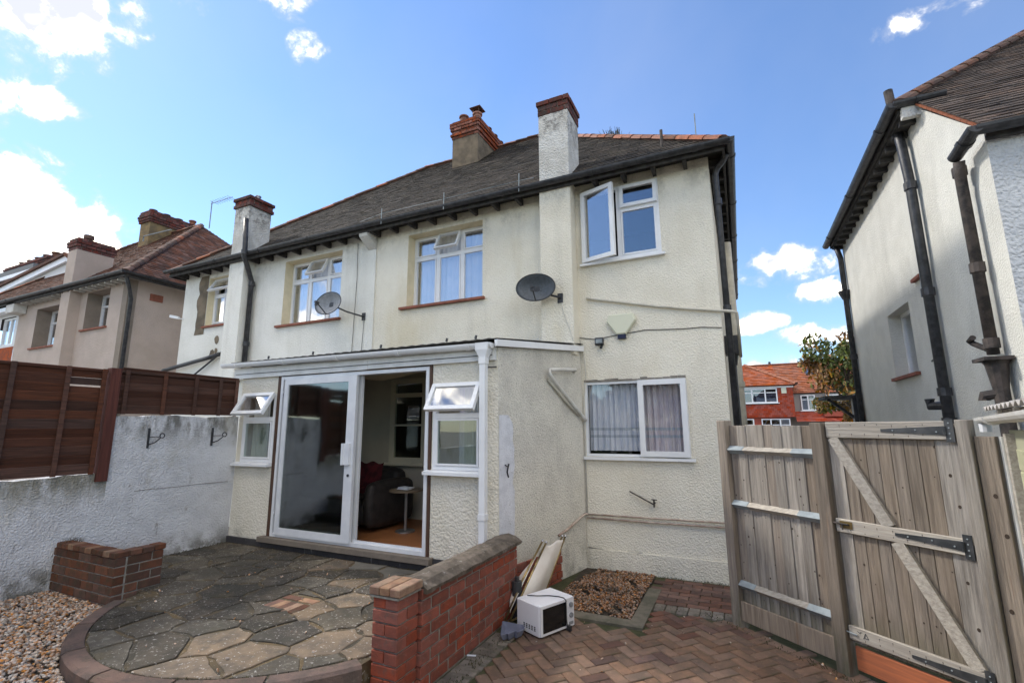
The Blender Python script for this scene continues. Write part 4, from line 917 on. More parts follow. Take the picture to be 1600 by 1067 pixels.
# ------------------------------------------------------------------ sun room (lean-to)
SY = 4.80; SX0, SX1 = -6.845, -2.45
sr = thing('sun_room', 'cream rendered lean to sun room with white sliding patio doors', 'sun room', (-4.6, 5.7, 0))
hD = (-6.05, -3.34, .14, 2.36); hL = (-6.74, -6.06, 1.10, 2.09); hR = (-3.32, -2.645, 1.09, 2.09)
mb = MB(); wall_cells(mb, [SX0, SX1, hD[0], hD[1], hL[0], hL[1], hR[0], hR[1]], [.02, .14, 1.09, 1.10, 2.09, 2.36, 2.5], [hD, hL, hR], lambda x, z: (x, SY, z)); mb.build('front_wall', M['render_front'], sr)
XB = -2.02
def sidep(s, z): return (SX1+(XB-SX1)*s, SY+(6.58-SY)*s, z)
def ztop(s): return 2.50+.17*s
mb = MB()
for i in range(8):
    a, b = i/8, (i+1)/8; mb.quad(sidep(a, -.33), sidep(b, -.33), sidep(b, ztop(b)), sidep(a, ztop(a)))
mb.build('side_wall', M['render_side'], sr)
nx = Vector((6.58-SY, SX1-XB, 0)).normalized()
def off(p, d): return Vector(p)+nx*d
mb = MB(); strip = [(0.004, .20, .42, 1.72)]
q = [(.00, .05), (.02, .45), (.0, .9), (.0, 1.3), (.0, 1.75)]
vs = []; 
rr = random.Random(5)
for i in range(15):
    z = .40+i*.095; vs += [tuple(off(sidep(.006, z), .003)), tuple(off(sidep(.145+rr.uniform(-.012, .012)-(.05 if i == 14 else 0), z), .003))]
mb.add(vs, [(2*i, 2*i+1, 2*i+3, 2*i+2) for i in range(14)]); mb.build('paint_patch', M['patch'], sr, label='strip of whiter paint at the corner')
# exposed brick foot of the side wall
k = 0
for k in range(7):
    z = -.29+.087*k; s = .0-(.06 if k % 2 else 0)
    while s < .66:
        s0_, s1_ = max(s, .0), min(s+.128, .66); s += .13
        lim = .12-(.0 if s0_ < .3 else 0)+.02*math.sin(s0_*20)
        if z > lim or s1_-s0_ < .02: continue
        c = off(sidep((s0_+s1_)/2, z+.0), .008); ln = (s1_-s0_)*Vector(sidep(1, 0)).xy.__sub__(Vector(sidep(0, 0)).xy).length
        piece('brick', chbox(round(ln-.008, 3), .09, .076, .005), M['brick'], c-nx*.03, sr, (0, 0, math.atan2(6.58-SY, XB-SX1)))
mb = MB(); a_, b_ = off(sidep(-.03, 0), .006), off(sidep(1.0, 0), .006)
B(SX0, SX1+.0, SY-.035, SY+.1, -.02, .075).build('plinth', M['plinth'], sr)
B(-3.335, SX1, SY-.02, SY-.002, .076, .13).build('plinth_edge', M['plinth'], sr)
B(-6.12, -3.28, SY-.10, SY+.12, .078, .140).build('door_step', M['conc_sill'], sr)
# roof: fascia, gutter, verge and corrugated sheets
mb = MB(); mb.box(-7.0, -4.35, SY-.045, SY-.003, 2.345, 2.50); mb.box(-4.345, SX1-.02, SY-.045, SY-.003, 2.35, 2.505); mb.build('fascia', M['dirty_white'], sr)
B(-6.95, SX1-.05, SY-.055, SY-.046, 2.405, 2.412).build('fascia_groove', M['dgrey'], sr)
gutter_run(sr, (-7.17, SY-.11, 2.57), (SX1-.02, SY-.11, 2.535), .062, M['upvc'], brackets=1.15)
mb = MB(); n_ = 90; vs = []; w0, w1 = -7.02, SX1+.03
for i in range(n_+1):
    x = w0+(w1-w0)*i/n_; dz = .005*math.cos(i*math.pi*.66)-.012
    xb = x+(XB-SX1+.02)*((x-w0)/(w1-w0)); vs += [(x, SY-.10, 2.605+dz), (xb, 6.59, 2.79+dz), (x, SY-.10, 2.597+dz), (xb, 6.59, 2.782+dz)]
mb.add(vs, [f for i in range(n_) for f in ((4*i, 4*i+4, 4*i+5, 4*i+1), (4*i+2, 4*i+3, 4*i+7, 4*i+6), (4*i, 4*i+2, 4*i+6, 4*i+4))]); mb.build('corrugated_roof', M['corr_dark'], sr)
MB().quad((SX0-.2, SY, 2.52), (SX1, SY, 2.52), (XB, 6.59, 2.72), (SX0-.2, 6.59, 2.72)).build('ceiling', M['int_wall'], sr)
for x in (-6.2, -5.3, -4.1, -3.1, -2.7): MB().tube([(x, SY-.09, 2.60), (x+.01, SY-.09, 2.645)], .014, 6).build('roof_bolt', M['dgrey'], sr)
p0, p1 = Vector((SX1+.01, SY-.10, 2.50)), Vector((XB+.03, 6.57, 2.665))
MB().obox((p0+p1)/2+Vector((.012, 0, .035)), (p1-p0)/2, nx*.02, Vector((0, 0, .038))).build('verge_board', M['upvc'], sr)
# white downpipe with swan neck outlet
mb = MB(); mb.prism([(-2.66, SY-.17), (-2.50, SY-.17), (-2.50, SY-.05), (-2.66, SY-.05)], 2.46, 2.54); mb.add([(-2.66, SY-.17, 2.46), (-2.50, SY-.17, 2.46), (-2.50, SY-.05, 2.46), (-2.66, SY-.05, 2.46), (-2.61, SY-.15, 2.36), (-2.54, SY-.15, 2.36), (-2.54, SY-.08, 2.36), (-2.61, SY-.08, 2.36)], [(0, 1, 5, 4), (1, 2, 6, 5), (2, 3, 7, 6), (3, 0, 4, 7)]); mb.build('gutter_outlet', M['upvc'], sr)
B(-2.61, -2.54, SY-.155, SY-.085, .10, 2.36).build('downpipe', M['upvc'], sr); B(-2.618, -2.532, SY-.163, SY-.077, .62, .68).build('pipe_collar', M['upvc'], sr); B(-2.618, -2.532, SY-.163, SY-.077, 2.30, 2.37).build('pipe_collar', M['upvc'], sr)
MB().tube([(-2.60, SY-.05, 2.27), (-2.46, SY-.02, 2.27)], .008, 5).build('pipe_clip', M['dgrey'], sr)
# patio doors
dr = thing('_', 'x', 'x'); bpy.data.objects.remove(dr)
F = MB(); bars(F, -5.97, -3.385, .145, 2.33, SY-.02, .045, .13); F.box(-5.925, -3.43, SY+.03, SY+.045, .19, .215)
PD = F.build('patio_door', M['alu'], sr)
B(-6.045, -5.975, SY-.012, SY+.10, .142, 2.35).build('wood_surround', M['brown_wood'], PD); B(-3.38, -3.345, SY-.012, SY+.10, .142, 2.35).build('wood_surround', M['brown_wood'], PD)
F = MB(); y = SY-.045; x0, x1, z0, z1 = -5.86, -4.515, .18, 2.28
F.box(x0, x1, y, y+.045, z0, z0+.09); F.box(x0, x1, y, y+.045, z1-.075, z1); F.box(x0, x0+.07, y, y+.045, z0+.09, z1-.075); F.box(x1-.14, x1, y, y+.045, z0+.09, z1-.075)
leaf = F.build('sliding_leaf', M['alu'], PD)
MB().box(x0+.07, x1-.14, y+.018, y+.026, z0+.09, z1-.075).build('pane', M['glass_door'], PD)
mb = MB(); mb.box(x1-.16, x1-.045, y-.03, y-.002, 1.13, 1.40); mb.box(x1-.155, x1-.135, y-.055, y-.03, 1.13, 1.40); mb.build('handle', M['alu'], PD)
mb = MB(); mb.tube([(x1-.065, y-.012, 1.0), (x1-.065, y+.002, 1.0)], .018, 10); mb.build('lock', M['dgrey'], PD)
F = MB(); F.box(-5.86, -4.50, SY+.045, SY+.085, .19, .27); F.box(-5.86, -4.50, SY+.045, SY+.085, 2.2, 2.28); F.box(-5.90, -5.83, SY+.045, SY+.085, .27, 2.2); F.box(-4.56, -4.50, SY+.045, SY+.085, .27, 2.2); F.build('fixed_leaf', M['alu'], PD)
B(-5.83, -4.56, SY+.06, SY+.066, .27, 2.2).build('pane', M['glass_dim'], PD)
for z in (.45, 2.1): MB().tube([(-5.91, SY-.03, z), (-5.91, SY-.018, z)], .016, 8).build('screw_cap', M['alu'], PD)
# small side windows with top vents pushed open
def small_win(h, ang):
    x0, x1, z0, z1 = h; y = SY-.01; F = MB(); bars(F, x0, x1, z0+.02, z1, y, .045, .06); F.box(x0+.045, x1-.045, y-.003, y+.056, 1.70, 1.76); W = F.build('window', M['upvc'], sr)
    sash(W, 'sash', x0+.05, x1-.05, z0+.07, 1.695, y-.012, t=.022, glass=M['glass_dim'])
    sash(W, 'vent_sash', x0+.01, x1-.01, 1.73, z1+.0, y-.045, 'top', R(ang), t=.05, glass=M['glass'])
    mb = MB(); mb.add([(x0-.08, SY-.10, z0-.035), (x1+.01, SY-.10, z0-.035), (x1+.01, SY-.10, z0+.0), (x0-.08, SY-.10, z0+.0), (x0-.08, SY+.02, z0+.02), (x1+.01, SY+.02, z0+.02), (x0-.08, SY+.02, z0-.03), (x1+.01, SY+.02, z0-.03)], [(0, 1, 2, 3), (3, 2, 5, 4), (0, 3, 4, 6), (1, 7, 5, 2), (0, 6, 7, 1)]); mb.build('sill', M['upvc'], W)
    return W
Wa = small_win(hL, 32); Wb = small_win(hR, 30)
curtain('curtain', hL[0]+.02, -6.35, SY+.14, 1.1, 2.1, M['curt_cream'], Wa, .02, 30, 5)
curtain('curtain', -2.98, -2.62, SY+.14, 1.1, 2.1, M['curt_cream'], Wb, .02, 30, 5); curtain('curtain', -3.06, -2.98, SY+.16, 1.1, 2.1, M['curt_pink'], Wb, .015, 10, 2)
# inside: floor, walls, old window and doorway
MB().quad((SX0+.01, SY+.1, .145), (SX1-.03, SY+.1, .145), (XB-.05, 6.57, .145), (SX0+.01, 6.57, .145)).build('floor', M['int_floor'], sr)
mb = MB(); mb.quad((SX0+.03, SY+.08, .1), (SX0+.03, 6.59, .1), (SX0+.03, 6.59, 2.7), (SX0+.03, SY+.08, 2.6))
mb.quad((SX0+.03, 6.585, .1), (H_sw[0], 6.585, .1), (H_sw[0], 6.585, 2.7), (SX0+.03, 6.585, 2.7)); mb.quad((H_sw[1], 6.585, .1), (-4.58, 6.585, .1), (-4.58, 6.585, 2.7), (H_sw[1], 6.585, 2.7))
mb.quad((H_sw[0], 6.585, .1), (H_sw[1], 6.585, .1), (H_sw[1], 6.585, H_sw[2]), (H_sw[0], 6.585, H_sw[2])); mb.quad((H_sw[0], 6.585, H_sw[3]), (H_sw[1], 6.585, H_sw[3]), (H_sw[1], 6.585, 2.7), (H_sw[0], 6.585, 2.7))
mb.quad((-3.7, 6.585, .1), (XB-.05, 6.585, .1), (XB-.05, 6.585, 2.6), (-3.7, 6.585, 2.6)); mb.build('inner_wall', M['int_wall'], sr)
mb = MB(); mb.quad((SX1-.03, SY+.08, .1), (XB-.05, 6.58, .1), (XB-.05, 6.58, 2.62), (SX1-.03, SY+.08, 2.45)); mb.build('inner_wall', M['int_wall'], sr)
x0, x1, z0, z1 = H_sw; F = MB(); bars(F, x0, x1, z0+.02, z1, 6.54, .085, .07); F.box(x0+.085, x1-.085, 6.535, 6.6, 2.10, 2.17); F.box(x0+.085, x1-.085, 6.545, 6.6, 1.62, 1.65)
IW = F.build('inner_window', M['cream_paint'], sr); F = MB(); F.box(x0-.08, x1+.06, 6.47, 6.54, z0-.02, z0+.02); F.box(-5.05, -4.92, 6.49, 6.51, z0+.02, z0+.035); F.build('sill', M['cream_paint'], IW)
for za, zb in ((z0+.10, 1.62), (1.65, 2.10), (2.17, z1-.085)): B(x0+.085, x1-.085, 6.57, 6.575, za, zb).build('pane', M['glass_dim'], IW)
F = MB(); F.box(-4.60, -4.50, 6.53, 6.6, .15, 2.62); F.box(-3.78, -3.7, 6.53, 6.6, .15, 2.62); F.build('door_frame', M['cream_paint'], sr)
B(-4.5, -3.78, 6.62, 6.64, .1, 2.6).build('doorway', M['dark'], sr)  # dark sheet standing in for the unlit room past the door frame
mb = MB(); n_ = 40; vs = []
for i in range(n_+1):
    u = i/n_; x = -5.65+1.35*u; dr_ = .16*math.sin(math.pi*min(1, u*1.02))**.8
    for j in range(7):
        v = j/6; vs.append((x, 5.35+v*.9+.02*math.sin(j*3+i*.3), 2.50-dr_*math.sin(math.pi*v)-.01+.012*math.sin(v*22)))
mb.add(vs, [(7*i+j, 7*(i+1)+j, 7*(i+1)+j+1, 7*i+j+1) for i in range(n_) for j in range(6)])
tag(mb.build('ceiling_drape', M['voile'], smooth=True), 'cream voile swagged under the sun room ceiling', 'drape')
# sofa
sf = thing('sofa', 'dark leather sofa with red throw inside the sun room', 'sofa', (-5.6, 5.9, .145))
def soft(x0, x1, y0, y1, z0, z1, c, name, mt):
    me = chbox(round(x1-x0, 3), round(y1-y0, 3), round(z1-z0, 3), c); o = piece(name, me, mt, ((x0+x1)/2, (y0+y1)/2, (z0+z1)/2), sf)
    bv = o.modifiers.new('s', 'SUBSURF'); bv.levels = 2; bv.render_levels = 2; return o
soft(-6.6, -4.75, 5.35, 6.2, .2, .58, .09, 'seat', M['sofa']); soft(-6.7, -4.85, 6.05, 6.45, .25, 1.02, .12, 'backrest', M['sofa'])
soft(-4.95, -4.68, 5.35, 6.4, .17, .86, .10, 'arm', M['sofa']); soft(-6.75, -6.5, 5.35, 6.4, .2, .8, .1, 'arm', M['sofa']); soft(-6.3, -5.05, 5.45, 6.0, .52, .66, .06, 'seat_cushion', M['sofa'])
mb = MB(); n_ = 24; vs = []
for i in range(n_+1):
    for j in range(13):
        u, v = i/n_, j/12; x = -5.95+.85*u; 
        if v < .5: y, z = 5.42+v*1.1, .675+.02*math.sin(i*.9+j)
        else: y, z = 5.95+(v-.5)*.22, .68+(v-.5)*.75+.02*math.sin(i*.8)
        vs.append((x+.01*math.sin(j), y, z))
mb.add(vs, [(13*i+j, 13*(i+1)+j, 13*(i+1)+j+1, 13*i+j+1) for i in range(n_) for j in range(12)]); mb.build('throw', M['sofa_red'], sf, smooth=True)
tb = thing('side_table', 'small round pedestal table beside the sofa in sun room', 'table', (-4.42, 5.75, .145))
MB().tube([(-4.42, 5.75, .70), (-4.42, 5.75, .725)], .24, 24).build('table_top', M['tabletop'], tb); MB().tube([(-4.42, 5.75, .17), (-4.42, 5.75, .70)], .022, 10).build('pedestal', M['steel'], tb); MB().tube([(-4.42, 5.75, .147), (-4.42, 5.75, .165)], .14, 20).build('table_base', M['steel'], tb)
mb = MB(); 
for i in range(5): mb.obox((-4.42+J(.02), 5.72+J(.02), .731+.006*i), (.09, .02*J(1), 0), (.02*J(1), .06, 0), (0, 0, .0028))
tag(mb.build('papers', M['net']), 'small stack of papers lying on the round table', 'papers')

# ------------------------------------------------------------------ fittings on the rear wall
def dish(name, lab, c, rx, rz, aim, mount, mt, armd):
    t = thing(name, lab, 'satellite dish', c); c = Vector(c); aim = Vector(aim).normalized(); sx = aim.cross(Vector((0, 0, 1))).normalized(); sz = sx.cross(aim)
    mb = MB(); vs = []; nr, na = 7, 36
    for s_, off_ in ((1, 0), (1, -.012)):
        for i in range(nr+1):
            r_ = i/nr
            for k_ in range(na): a = 2*math.pi*k_/na; vs.append(c + sx*(rx*r_*math.cos(a)) + sz*(rz*r_*math.sin(a)) + aim*(.09*(r_**2-1)+off_))
    q = (nr+1)*na
    fs = [(i*na+k_, i*na+(k_+1) % na, (i+1)*na+(k_+1) % na, (i+1)*na+k_) for i in range(nr) for k_ in range(na)]; fs += [(q+a, q+d, q+c_, q+b) for a, b, c_, d in fs]
    fs += [(nr*na+k_, nr*na+(k_+1) % na, q+nr*na+(k_+1) % na, q+nr*na+k_) for k_ in range(na)]
    mb.add(vs, fs).build('reflector', mt, t, smooth=True)
    rim = [c + sx*(rx*1.01*math.cos(a)) + sz*(rz*1.01*math.sin(a)) for a in [2*math.pi*i/36 for i in range(37)]]; MB().tube(rim, .007, 6, cap=False).build('rim', M['dgrey'], t)
    foot = c - sz*rz*.95; tip = c + aim*armd - sz*rz*.35
    MB().tube([foot-aim*.03, foot+aim*.02, tip], .010, 6).build('lnb_arm', M['dgrey'], t)
    mb = MB(); mb.tube([tip+aim*.03, tip-aim*.05], .024, 10); mb.obox(tip-sz*.03, sx*.02, aim*.018, sz*.035); mb.build('receiver_head', M['dgrey'], t)
    m_ = Vector(mount); bk = c-aim*.11; mb = MB(); mb.obox(bk, sx*.05, aim*.025, sz*.07); mb.tube([bk, (bk+m_)/2+Vector((0, -.04, -.02)), m_+Vector((0, -.06, 0)), m_], .015, 8); mb.box(m_.x-.04, m_.x+.04, m_.y-.012, m_.y, m_.z-.07, m_.z+.07); mb.build('wall_bracket', M['blackp'], t)
    return t
dish('satellite_dish', 'dark grey satellite dish beside the chimney breast', (-2.53, 6.15, 3.585), .285, .20, (.22, -1, -.02), (-2.22, 6.338, 3.43), M['dish'], .30)
dish('satellite_dish', 'smaller grey satellite dish below the left window of the white house', (-6.70, 6.22, 3.86), .31, .215, (.02, -1, .12), (-6.15, 6.574, 3.62), M['dish_grey'], .26)
al = thing('alarm_box', 'yellowed triangular burglar alarm box on the upper wall', 'alarm box', (-1.4, HY, 3.0))
tri = [(-1.575, 3.15), (-1.235, 3.15), (-1.20, 3.05), (-1.345, 2.86), (-1.475, 2.86), (-1.61, 3.05)]
mb = MB(); n_ = len(tri); cx, cz = -1.405, 3.03
vs = [(x, HY-.002, z) for x, z in tri]+[(x, HY-.055, z) for x, z in tri]+[(cx+(x-cx)*.9, HY-.07, cz+(z-cz)*.9) for x, z in tri]
mb.add(vs, [(i, (i+1) % n_, n_+(i+1) % n_, n_+i) for i in range(n_)]+[(n_+i, n_+(i+1) % n_, 2*n_+(i+1) % n_, 2*n_+i) for i in range(n_)]+[tuple(range(2*n_, 3*n_))]); mb.build('cover', M['alarm'], al)
B(-1.46, -1.35, HY-.062, HY-.004, 2.80, 2.858).build('strobe', M['navy'], al)
fl = thing('security_light', 'small black security floodlight below the alarm box', 'security light', (-1.72, HY, 2.75))
MB().obox((-1.72, HY-.07, 2.78), (.06, 0, 0), (0, .025, -.01), (0, .01, .045)).build('lamp_housing', M['dgrey'], fl); B(-1.765, -1.675, HY-.104, HY-.098, 2.755, 2.81).build('lamp_glass', M['galv'], fl); MB().tube([(-1.70, HY-.002, 2.75), (-1.70, HY-.05, 2.70), (-1.70, HY-.075, 2.69)], .018, 8).build('motion_sensor', M['dgrey'], fl)
cc = thing('security_camera', 'small white security camera at the far left corner of the house', 'security camera', (-12.08, HY, 4.2))
MB().tube([(-11.76, HY-.0, 4.16), (-11.79, HY-.12, 4.16)], .014, 6).build('mount', M['upvc'], cc); MB().obox((-11.86, HY-.15, 4.19), (-.09, -.04, .02), (-.012, .03, 0), (0, 0, .032)).build('body', M['upvc'], cc)
def pipe(name, lab, pts, r, mt, cat='pipe', n=8): return tag(MB().tube(pts, r, n).build(name, mt, smooth=True), lab, cat)
pipe('overflow_pipe', 'cream pipe sloping across the upper wall to the corner', [(-1.90, HY-.03, 3.445), (-1.75, HY-.03, 3.41), (-.9, HY-.03, 3.21), (-.55, HY-.03, 3.14), (.02, HY-.03, 3.035), (.07, HY-.0, 3.02), (.075, HY+.05, 2.9), (.075, HY+.4, 2.5)], .019, M['pipe_cream'])
pipe('copper_pipe', 'upper of two painted heating pipes along the lower wall', [(-2.0, HY-.03, .42), (-1.2, HY-.03, .425), (-.16, HY-.03, .435)], .011, M['pipe_copper'])
pipe('copper_pipe', 'lower of two painted heating pipes along the lower wall', [(-2.0, HY-.03, .375), (-1.2, HY-.03, .372), (-.16, HY-.03, .38)], .011, M['pipe_copper'])
pipe('wall_cable', 'thin cable running from the lean to roof under the alarm box', [(-2.03, HY-.008, 2.87), (-1.8, HY-.008, 2.83), (-1.5, HY-.008, 2.86), (-1.1, HY-.008, 2.90), (-.6, HY-.008, 2.87), (-.35, HY-.008, 2.87), (-.12, HY-.008, 2.84)], .006, M['cable'], 'cable', 5)
pipe('wall_cable', 'thin cable sagging low across the wall near the ground', [(-2.0, HY-.01, -.01), (-1.7, HY-.01, -.03), (-1.3, HY-.01, -.02), (-.9, HY-.01, -.09), (-.3, HY-.01, -.10)], .006, M['cable'], 'cable', 5)
pipe('dish_cable', 'pale cable hanging down from the dark satellite dish', [(-2.20, 6.332, 3.40), (-2.17, 6.332, 3.2), (-2.10, 6.332, 3.0), (-2.05, 6.332, 2.82), (-2.04, 6.36, 2.74)], .006, M['cable_w'], 'cable', 5)
pipe('dish_cable', 'twin cables dropping from the eaves past the small dish', [(-6.4, HY-.012, 5.1), (-6.38, HY-.012, 4.4), (-6.40, HY-.012, 3.6), (-6.42, HY-.012, 2.85)], .005, M['cable'], 'cable', 5)
pipe('dish_cable', 'cable from the small dish bracket to the lean to roof', [(-6.15, 6.57, 3.6), (-6.14, 6.57, 3.5), (-6.17, 6.57, 2.85)], .005, M['cable'], 'cable', 5)
pipe('wall_cable', 'white cable looping down beside the lean to roof end', [(-2.02, HY-.01, 2.85), (-1.99, HY-.03, 2.75), (-1.955, HY-.03, 2.55), (-1.95, HY-.012, 2.3), (-1.995, HY-.012, 1.9), (-1.995, HY-.012, .4)], .007, M['cable_w'], 'cable', 5)
pipe('metal_stay', 'thin rusty metal stay slanting on the wall below window', [(-1.40, HY-.05, .75), (-1.09, HY-.06, .60)], .010, M['rust_pipe'], 'metal stay', 6)
tg = MB(); tg.tube([(-1.09, HY-.0, .615), (-1.09, HY-.07, .615)], .012, 6); tg.tube([(-1.09, HY-.07, .57), (-1.09, HY-.07, .66)], .012, 6); tg.tube([(-1.12, HY-.07, .665), (-1.05, HY-.07, .66)], .008, 6)
tag(tg.build('outside_tap', M['rust_pipe']), 'small rusty garden tap at the end of the stay', 'tap')
op = lambda s, z, d=.05: off(sidep(s, z), d)
pipe('waste_pipe', 'white bent waste pipe on the lean to side wall', [op(.90, 2.37, .0), op(.86, 2.37, .07), op(.60, 2.33, .09), op(.50, 2.31, .09), op(.50, 2.26, .08), op(.62, 2.12, .06), op(.97, 1.72, .05), op(1.0, 1.68, .05)], .025, M['pipe_white'], n=10)
pipe('waste_pipe', 'second pipe running down behind the bent waste pipe', [op(.52, 2.20, .03), op(.75, 1.92, .03), op(.93, 1.74, .03)], .018, M['pipe_cream'], n=8)
pipe('cable_hook', 'small black cable hook on the white paint patch', [op(.06, 1.18, .0), op(.07, 1.16, .03), op(.08, 1.19, .03), op(.075, 1.10, .012), op(.09, 1.04, .01)], .008, M['blackp'], 'hook', 6)
pipe('heating_pipe', 'painted pipe stub bending round the inner wall corner', [op(.62, .26, .02), op(.72, .30, .03), op(.9, .40, .03), (-2.02, HY-.04, .42), (-1.98, HY-.03, .42)], .016, M['pipe_copper'], n=8)

# ------------------------------------------------------------------ gate and fence panel
GA = Vector((-.2, 5.37, 0)); gd = Vector((.76, -.65, 0)).normalized(); gn = Vector((-.65, -.76, 0)).normalized(); gang = math.atan2(gd.y, gd.x)
def GP(s, z, d=0.0): return GA + gd*s + gn*d + Vector((0, 0, z))
def gbox(name, s0, s1, z0, z1, d0, d1, mt, parent, c=.004, label=None, rotx=0.0):
    me = chbox(round(s1-s0, 3), round(d1-d0, 3), round(z1-z0, 3), c)
    return piece(name, me, mt, GP((s0+s1)/2, (z0+z1)/2, (d0+d1)/2), parent, (rotx, 0, gang), label)
gf = thing('fence_panel', 'grey weathered closeboard fence panel between house and gate', 'fence', GP(.5, g))
gbox('post', .0, .10, -.33, 1.645, -.06, .04, M['wood_brown'], gf); gbox('post', .975, 1.075, -.33, 1.615, -.06, .045, M['wood_brown'], gf)
s = .105; k = 0
while s < .965:
    w_ = min(.094, .972-s); gbox('board', s, s+w_+.004, -.16+J(.004), 1.595+J(.006), -.030+(.008 if k % 2 else 0), -.016+(.008 if k % 2 else 0), M['wood_grey'] if k % 4 else M['wood_brown'], gf, .003); s += .094; k += 1
for z in (1.36, .845, .115):
    mb = MB(); a, b = .102, .973; vs = [GP(a, z-.035, -.012), GP(a, z+.035, -.012), GP(a, z, .032), GP(b, z-.035, -.012), GP(b, z+.035, -.012), GP(b, z, .032)]
    r_ = mb.add(vs, [(0, 1, 2), (3, 5, 4), (1, 4, 5, 2), (0, 2, 5, 3), (0, 3, 4, 1)]).build('rail', M['wood_rail'], gf)
    for a, b in ((.098, .27), (.77, .978)):
        mb = MB(); e = .004; vs = [GP(a, z-.035-e, -.010), GP(a, z+.035+e, -.010), GP(a, z, .032+e), GP(b, z-.035-e, -.010), GP(b, z+.035+e, -.010), GP(b, z, .032+e)]
        mb.add(vs, [(0, 1, 2), (3, 5, 4), (1, 4, 5, 2), (0, 2, 5, 3)]); mb.build('rail_bracket', M['galv'], r_)
gbox('gravel_board', .10, .975, -.20, -.03, .0, .022, M['wood_brown'], gf)
gt = thing('garden_gate', 'weathered wooden garden gate with diagonal brace and black strap hinges', 'gate', GP(1.5, g))
bw_ = [.10, .085, .085, .085, .085, .085, .085, .10, .13]; s = 1.09; tot = sum(bw_); 
for i, b in enumerate(bw_):
    b *= (1.935-1.09)/tot; st_ = i in (0, 8)
    gbox('board', s, s+b-.003, -.02+J(.004), 1.60, -.03, -.012+(.004 if st_ else 0), M['wood_grey'] if st_ else M['wood_brown'], gt, .003); s += b
for z0, z1, sa, sb in ((1.495, 1.618, 1.092, 1.89), (.775, .875, 1.085, 1.90), (.005, .10, 1.085, 1.90)): gbox('rail', sa, sb, z0, z1, -.010, .018, M['wood_rail'], gt, .004)
def brace(s0, z0, s1, z1, w_):
    d = Vector((s1-s0, z1-z0)); L = d.length; d /= L; n = Vector((-d.y, d.x)); q = [(s0+n.x*w_/2, z0+n.y*w_/2), (s0-n.x*w_/2, z0-n.y*w_/2), (s1-n.x*w_/2, z1-n.y*w_/2), (s1+n.x*w_/2, z1+n.y*w_/2)]
    mb = MB(); vs = [GP(a, b, -.011) for a, b in q]+[GP(a, b, .017) for a, b in q]; mb.add(vs, [(4, 5, 6, 7), (0, 1, 5, 4), (1, 2, 6, 5), (2, 3, 7, 6), (3, 0, 4, 7)]); return mb.build('brace', M['wood_rail'], gt)
brace(1.135, 1.497, 1.462, .873, .08); brace(1.498, .777, 1.86, .098, .08)
for z in (1.555, .83, .045):
    mb = MB(); s0, s1 = 1.50, 1.885; vs = [GP(s0, z-.010, .0185), GP(s0, z+.010, .0185), GP(s1, z+.030, .0185), GP(s1, z-.030, .0185)]; vs += [v+gn*.005 for v in vs]
    mb.add(vs, [(4, 5, 6, 7), (0, 1, 5, 4), (1, 2, 6, 5), (3, 0, 4, 7), (2, 3, 7, 6)])
    h_ = mb.build('strap_hinge', M['hinge'], gt); mb = MB(); mb.obox(GP(1.912, z, .021), gd*.024, gn*.004, Vector((0, 0, .075))); mb.tube([GP(1.887, z-.03, .026), GP(1.887, z+.03, .026)], .010, 8)
    mb.build('hinge_plate', M['hinge'], h_)
    mb = MB()
    for ss, zz in ((1.58, 0), (1.72, .004), (1.84, -.008), (1.912, .05), (1.912, .018), (1.912, -.018), (1.912, -.05)): mb.tube([GP(ss, z+zz, .022), GP(ss, z+zz, .028)], .005, 6)
    mb.build('screw', M['galv'], h_)
mb = MB(); mb.obox(GP(1.165, .835, .021), gd*.045, gn*.003, Vector((0, 0, .026))); mb.build('bolt_plate', M['brass'], gt)
mb = MB(); mb.tube([GP(1.06, .842, .032), GP(1.19, .84, .032)], .007, 8); mb.tube([GP(1.14, .842, .032), GP(1.15, .80, .045)], .006, 6); mb.build('latch_bolt', M['rust_pipe'], gt)
mb = MB(); mb.tube([GP(1.07, .055, .025), GP(1.15, .05, .025)], .005, 6); mb.build('latch_bolt', M['galv'], gt)
# black marker strokes left on the bottom rail: a small triangle with a foot stroke, and a tick
mk = MB(); P1, P2, P3 = (1.195, .048), (1.225, .045), (1.207, .080)
for (a, b) in ((P1, P2), (P2, P3), (P3, P1), ((1.150, .078), (1.165, .068)), ((1.165, .068), (1.178, .080)), ((1.188, .040), (1.196, .047))):
    mk.tube([GP(a[0], a[1], .0185), GP(b[0], b[1], .0185)], .0028, 4)
mk.build('pencil_mark', M['hinge'], gt)
kn = random.Random(11); mb = MB()
def knot(mb, s, z, d, r):
    vs = [GP(s+math.cos(2*math.pi*i/8)*r, z+math.sin(2*math.pi*i/8)*r*1.25, d) for i in range(8)]; mb.add(vs, [tuple(range(8))])
for i in range(26): knot(mb, kn.uniform(1.19, 1.80), kn.uniform(.12, 1.45), -.0105, kn.uniform(.004, .008))
for z in (1.3, 1.1, .62, .4): knot(mb, 1.875+kn.uniform(-.02, .02), z+kn.uniform(-.08, .08), -.0070, kn.uniform(.005, .010))
mb.build('knots', M['knot'], gt, kind='stuff')
mb = MB()
for i in range(30): knot(mb, kn.uniform(.12, .95), kn.choice([kn.uniform(.9, 1.3), kn.uniform(.17, .8)]), -.0065, kn.uniform(.004, .008))
mb.build('knots', M['knot'], gf, kind='stuff')
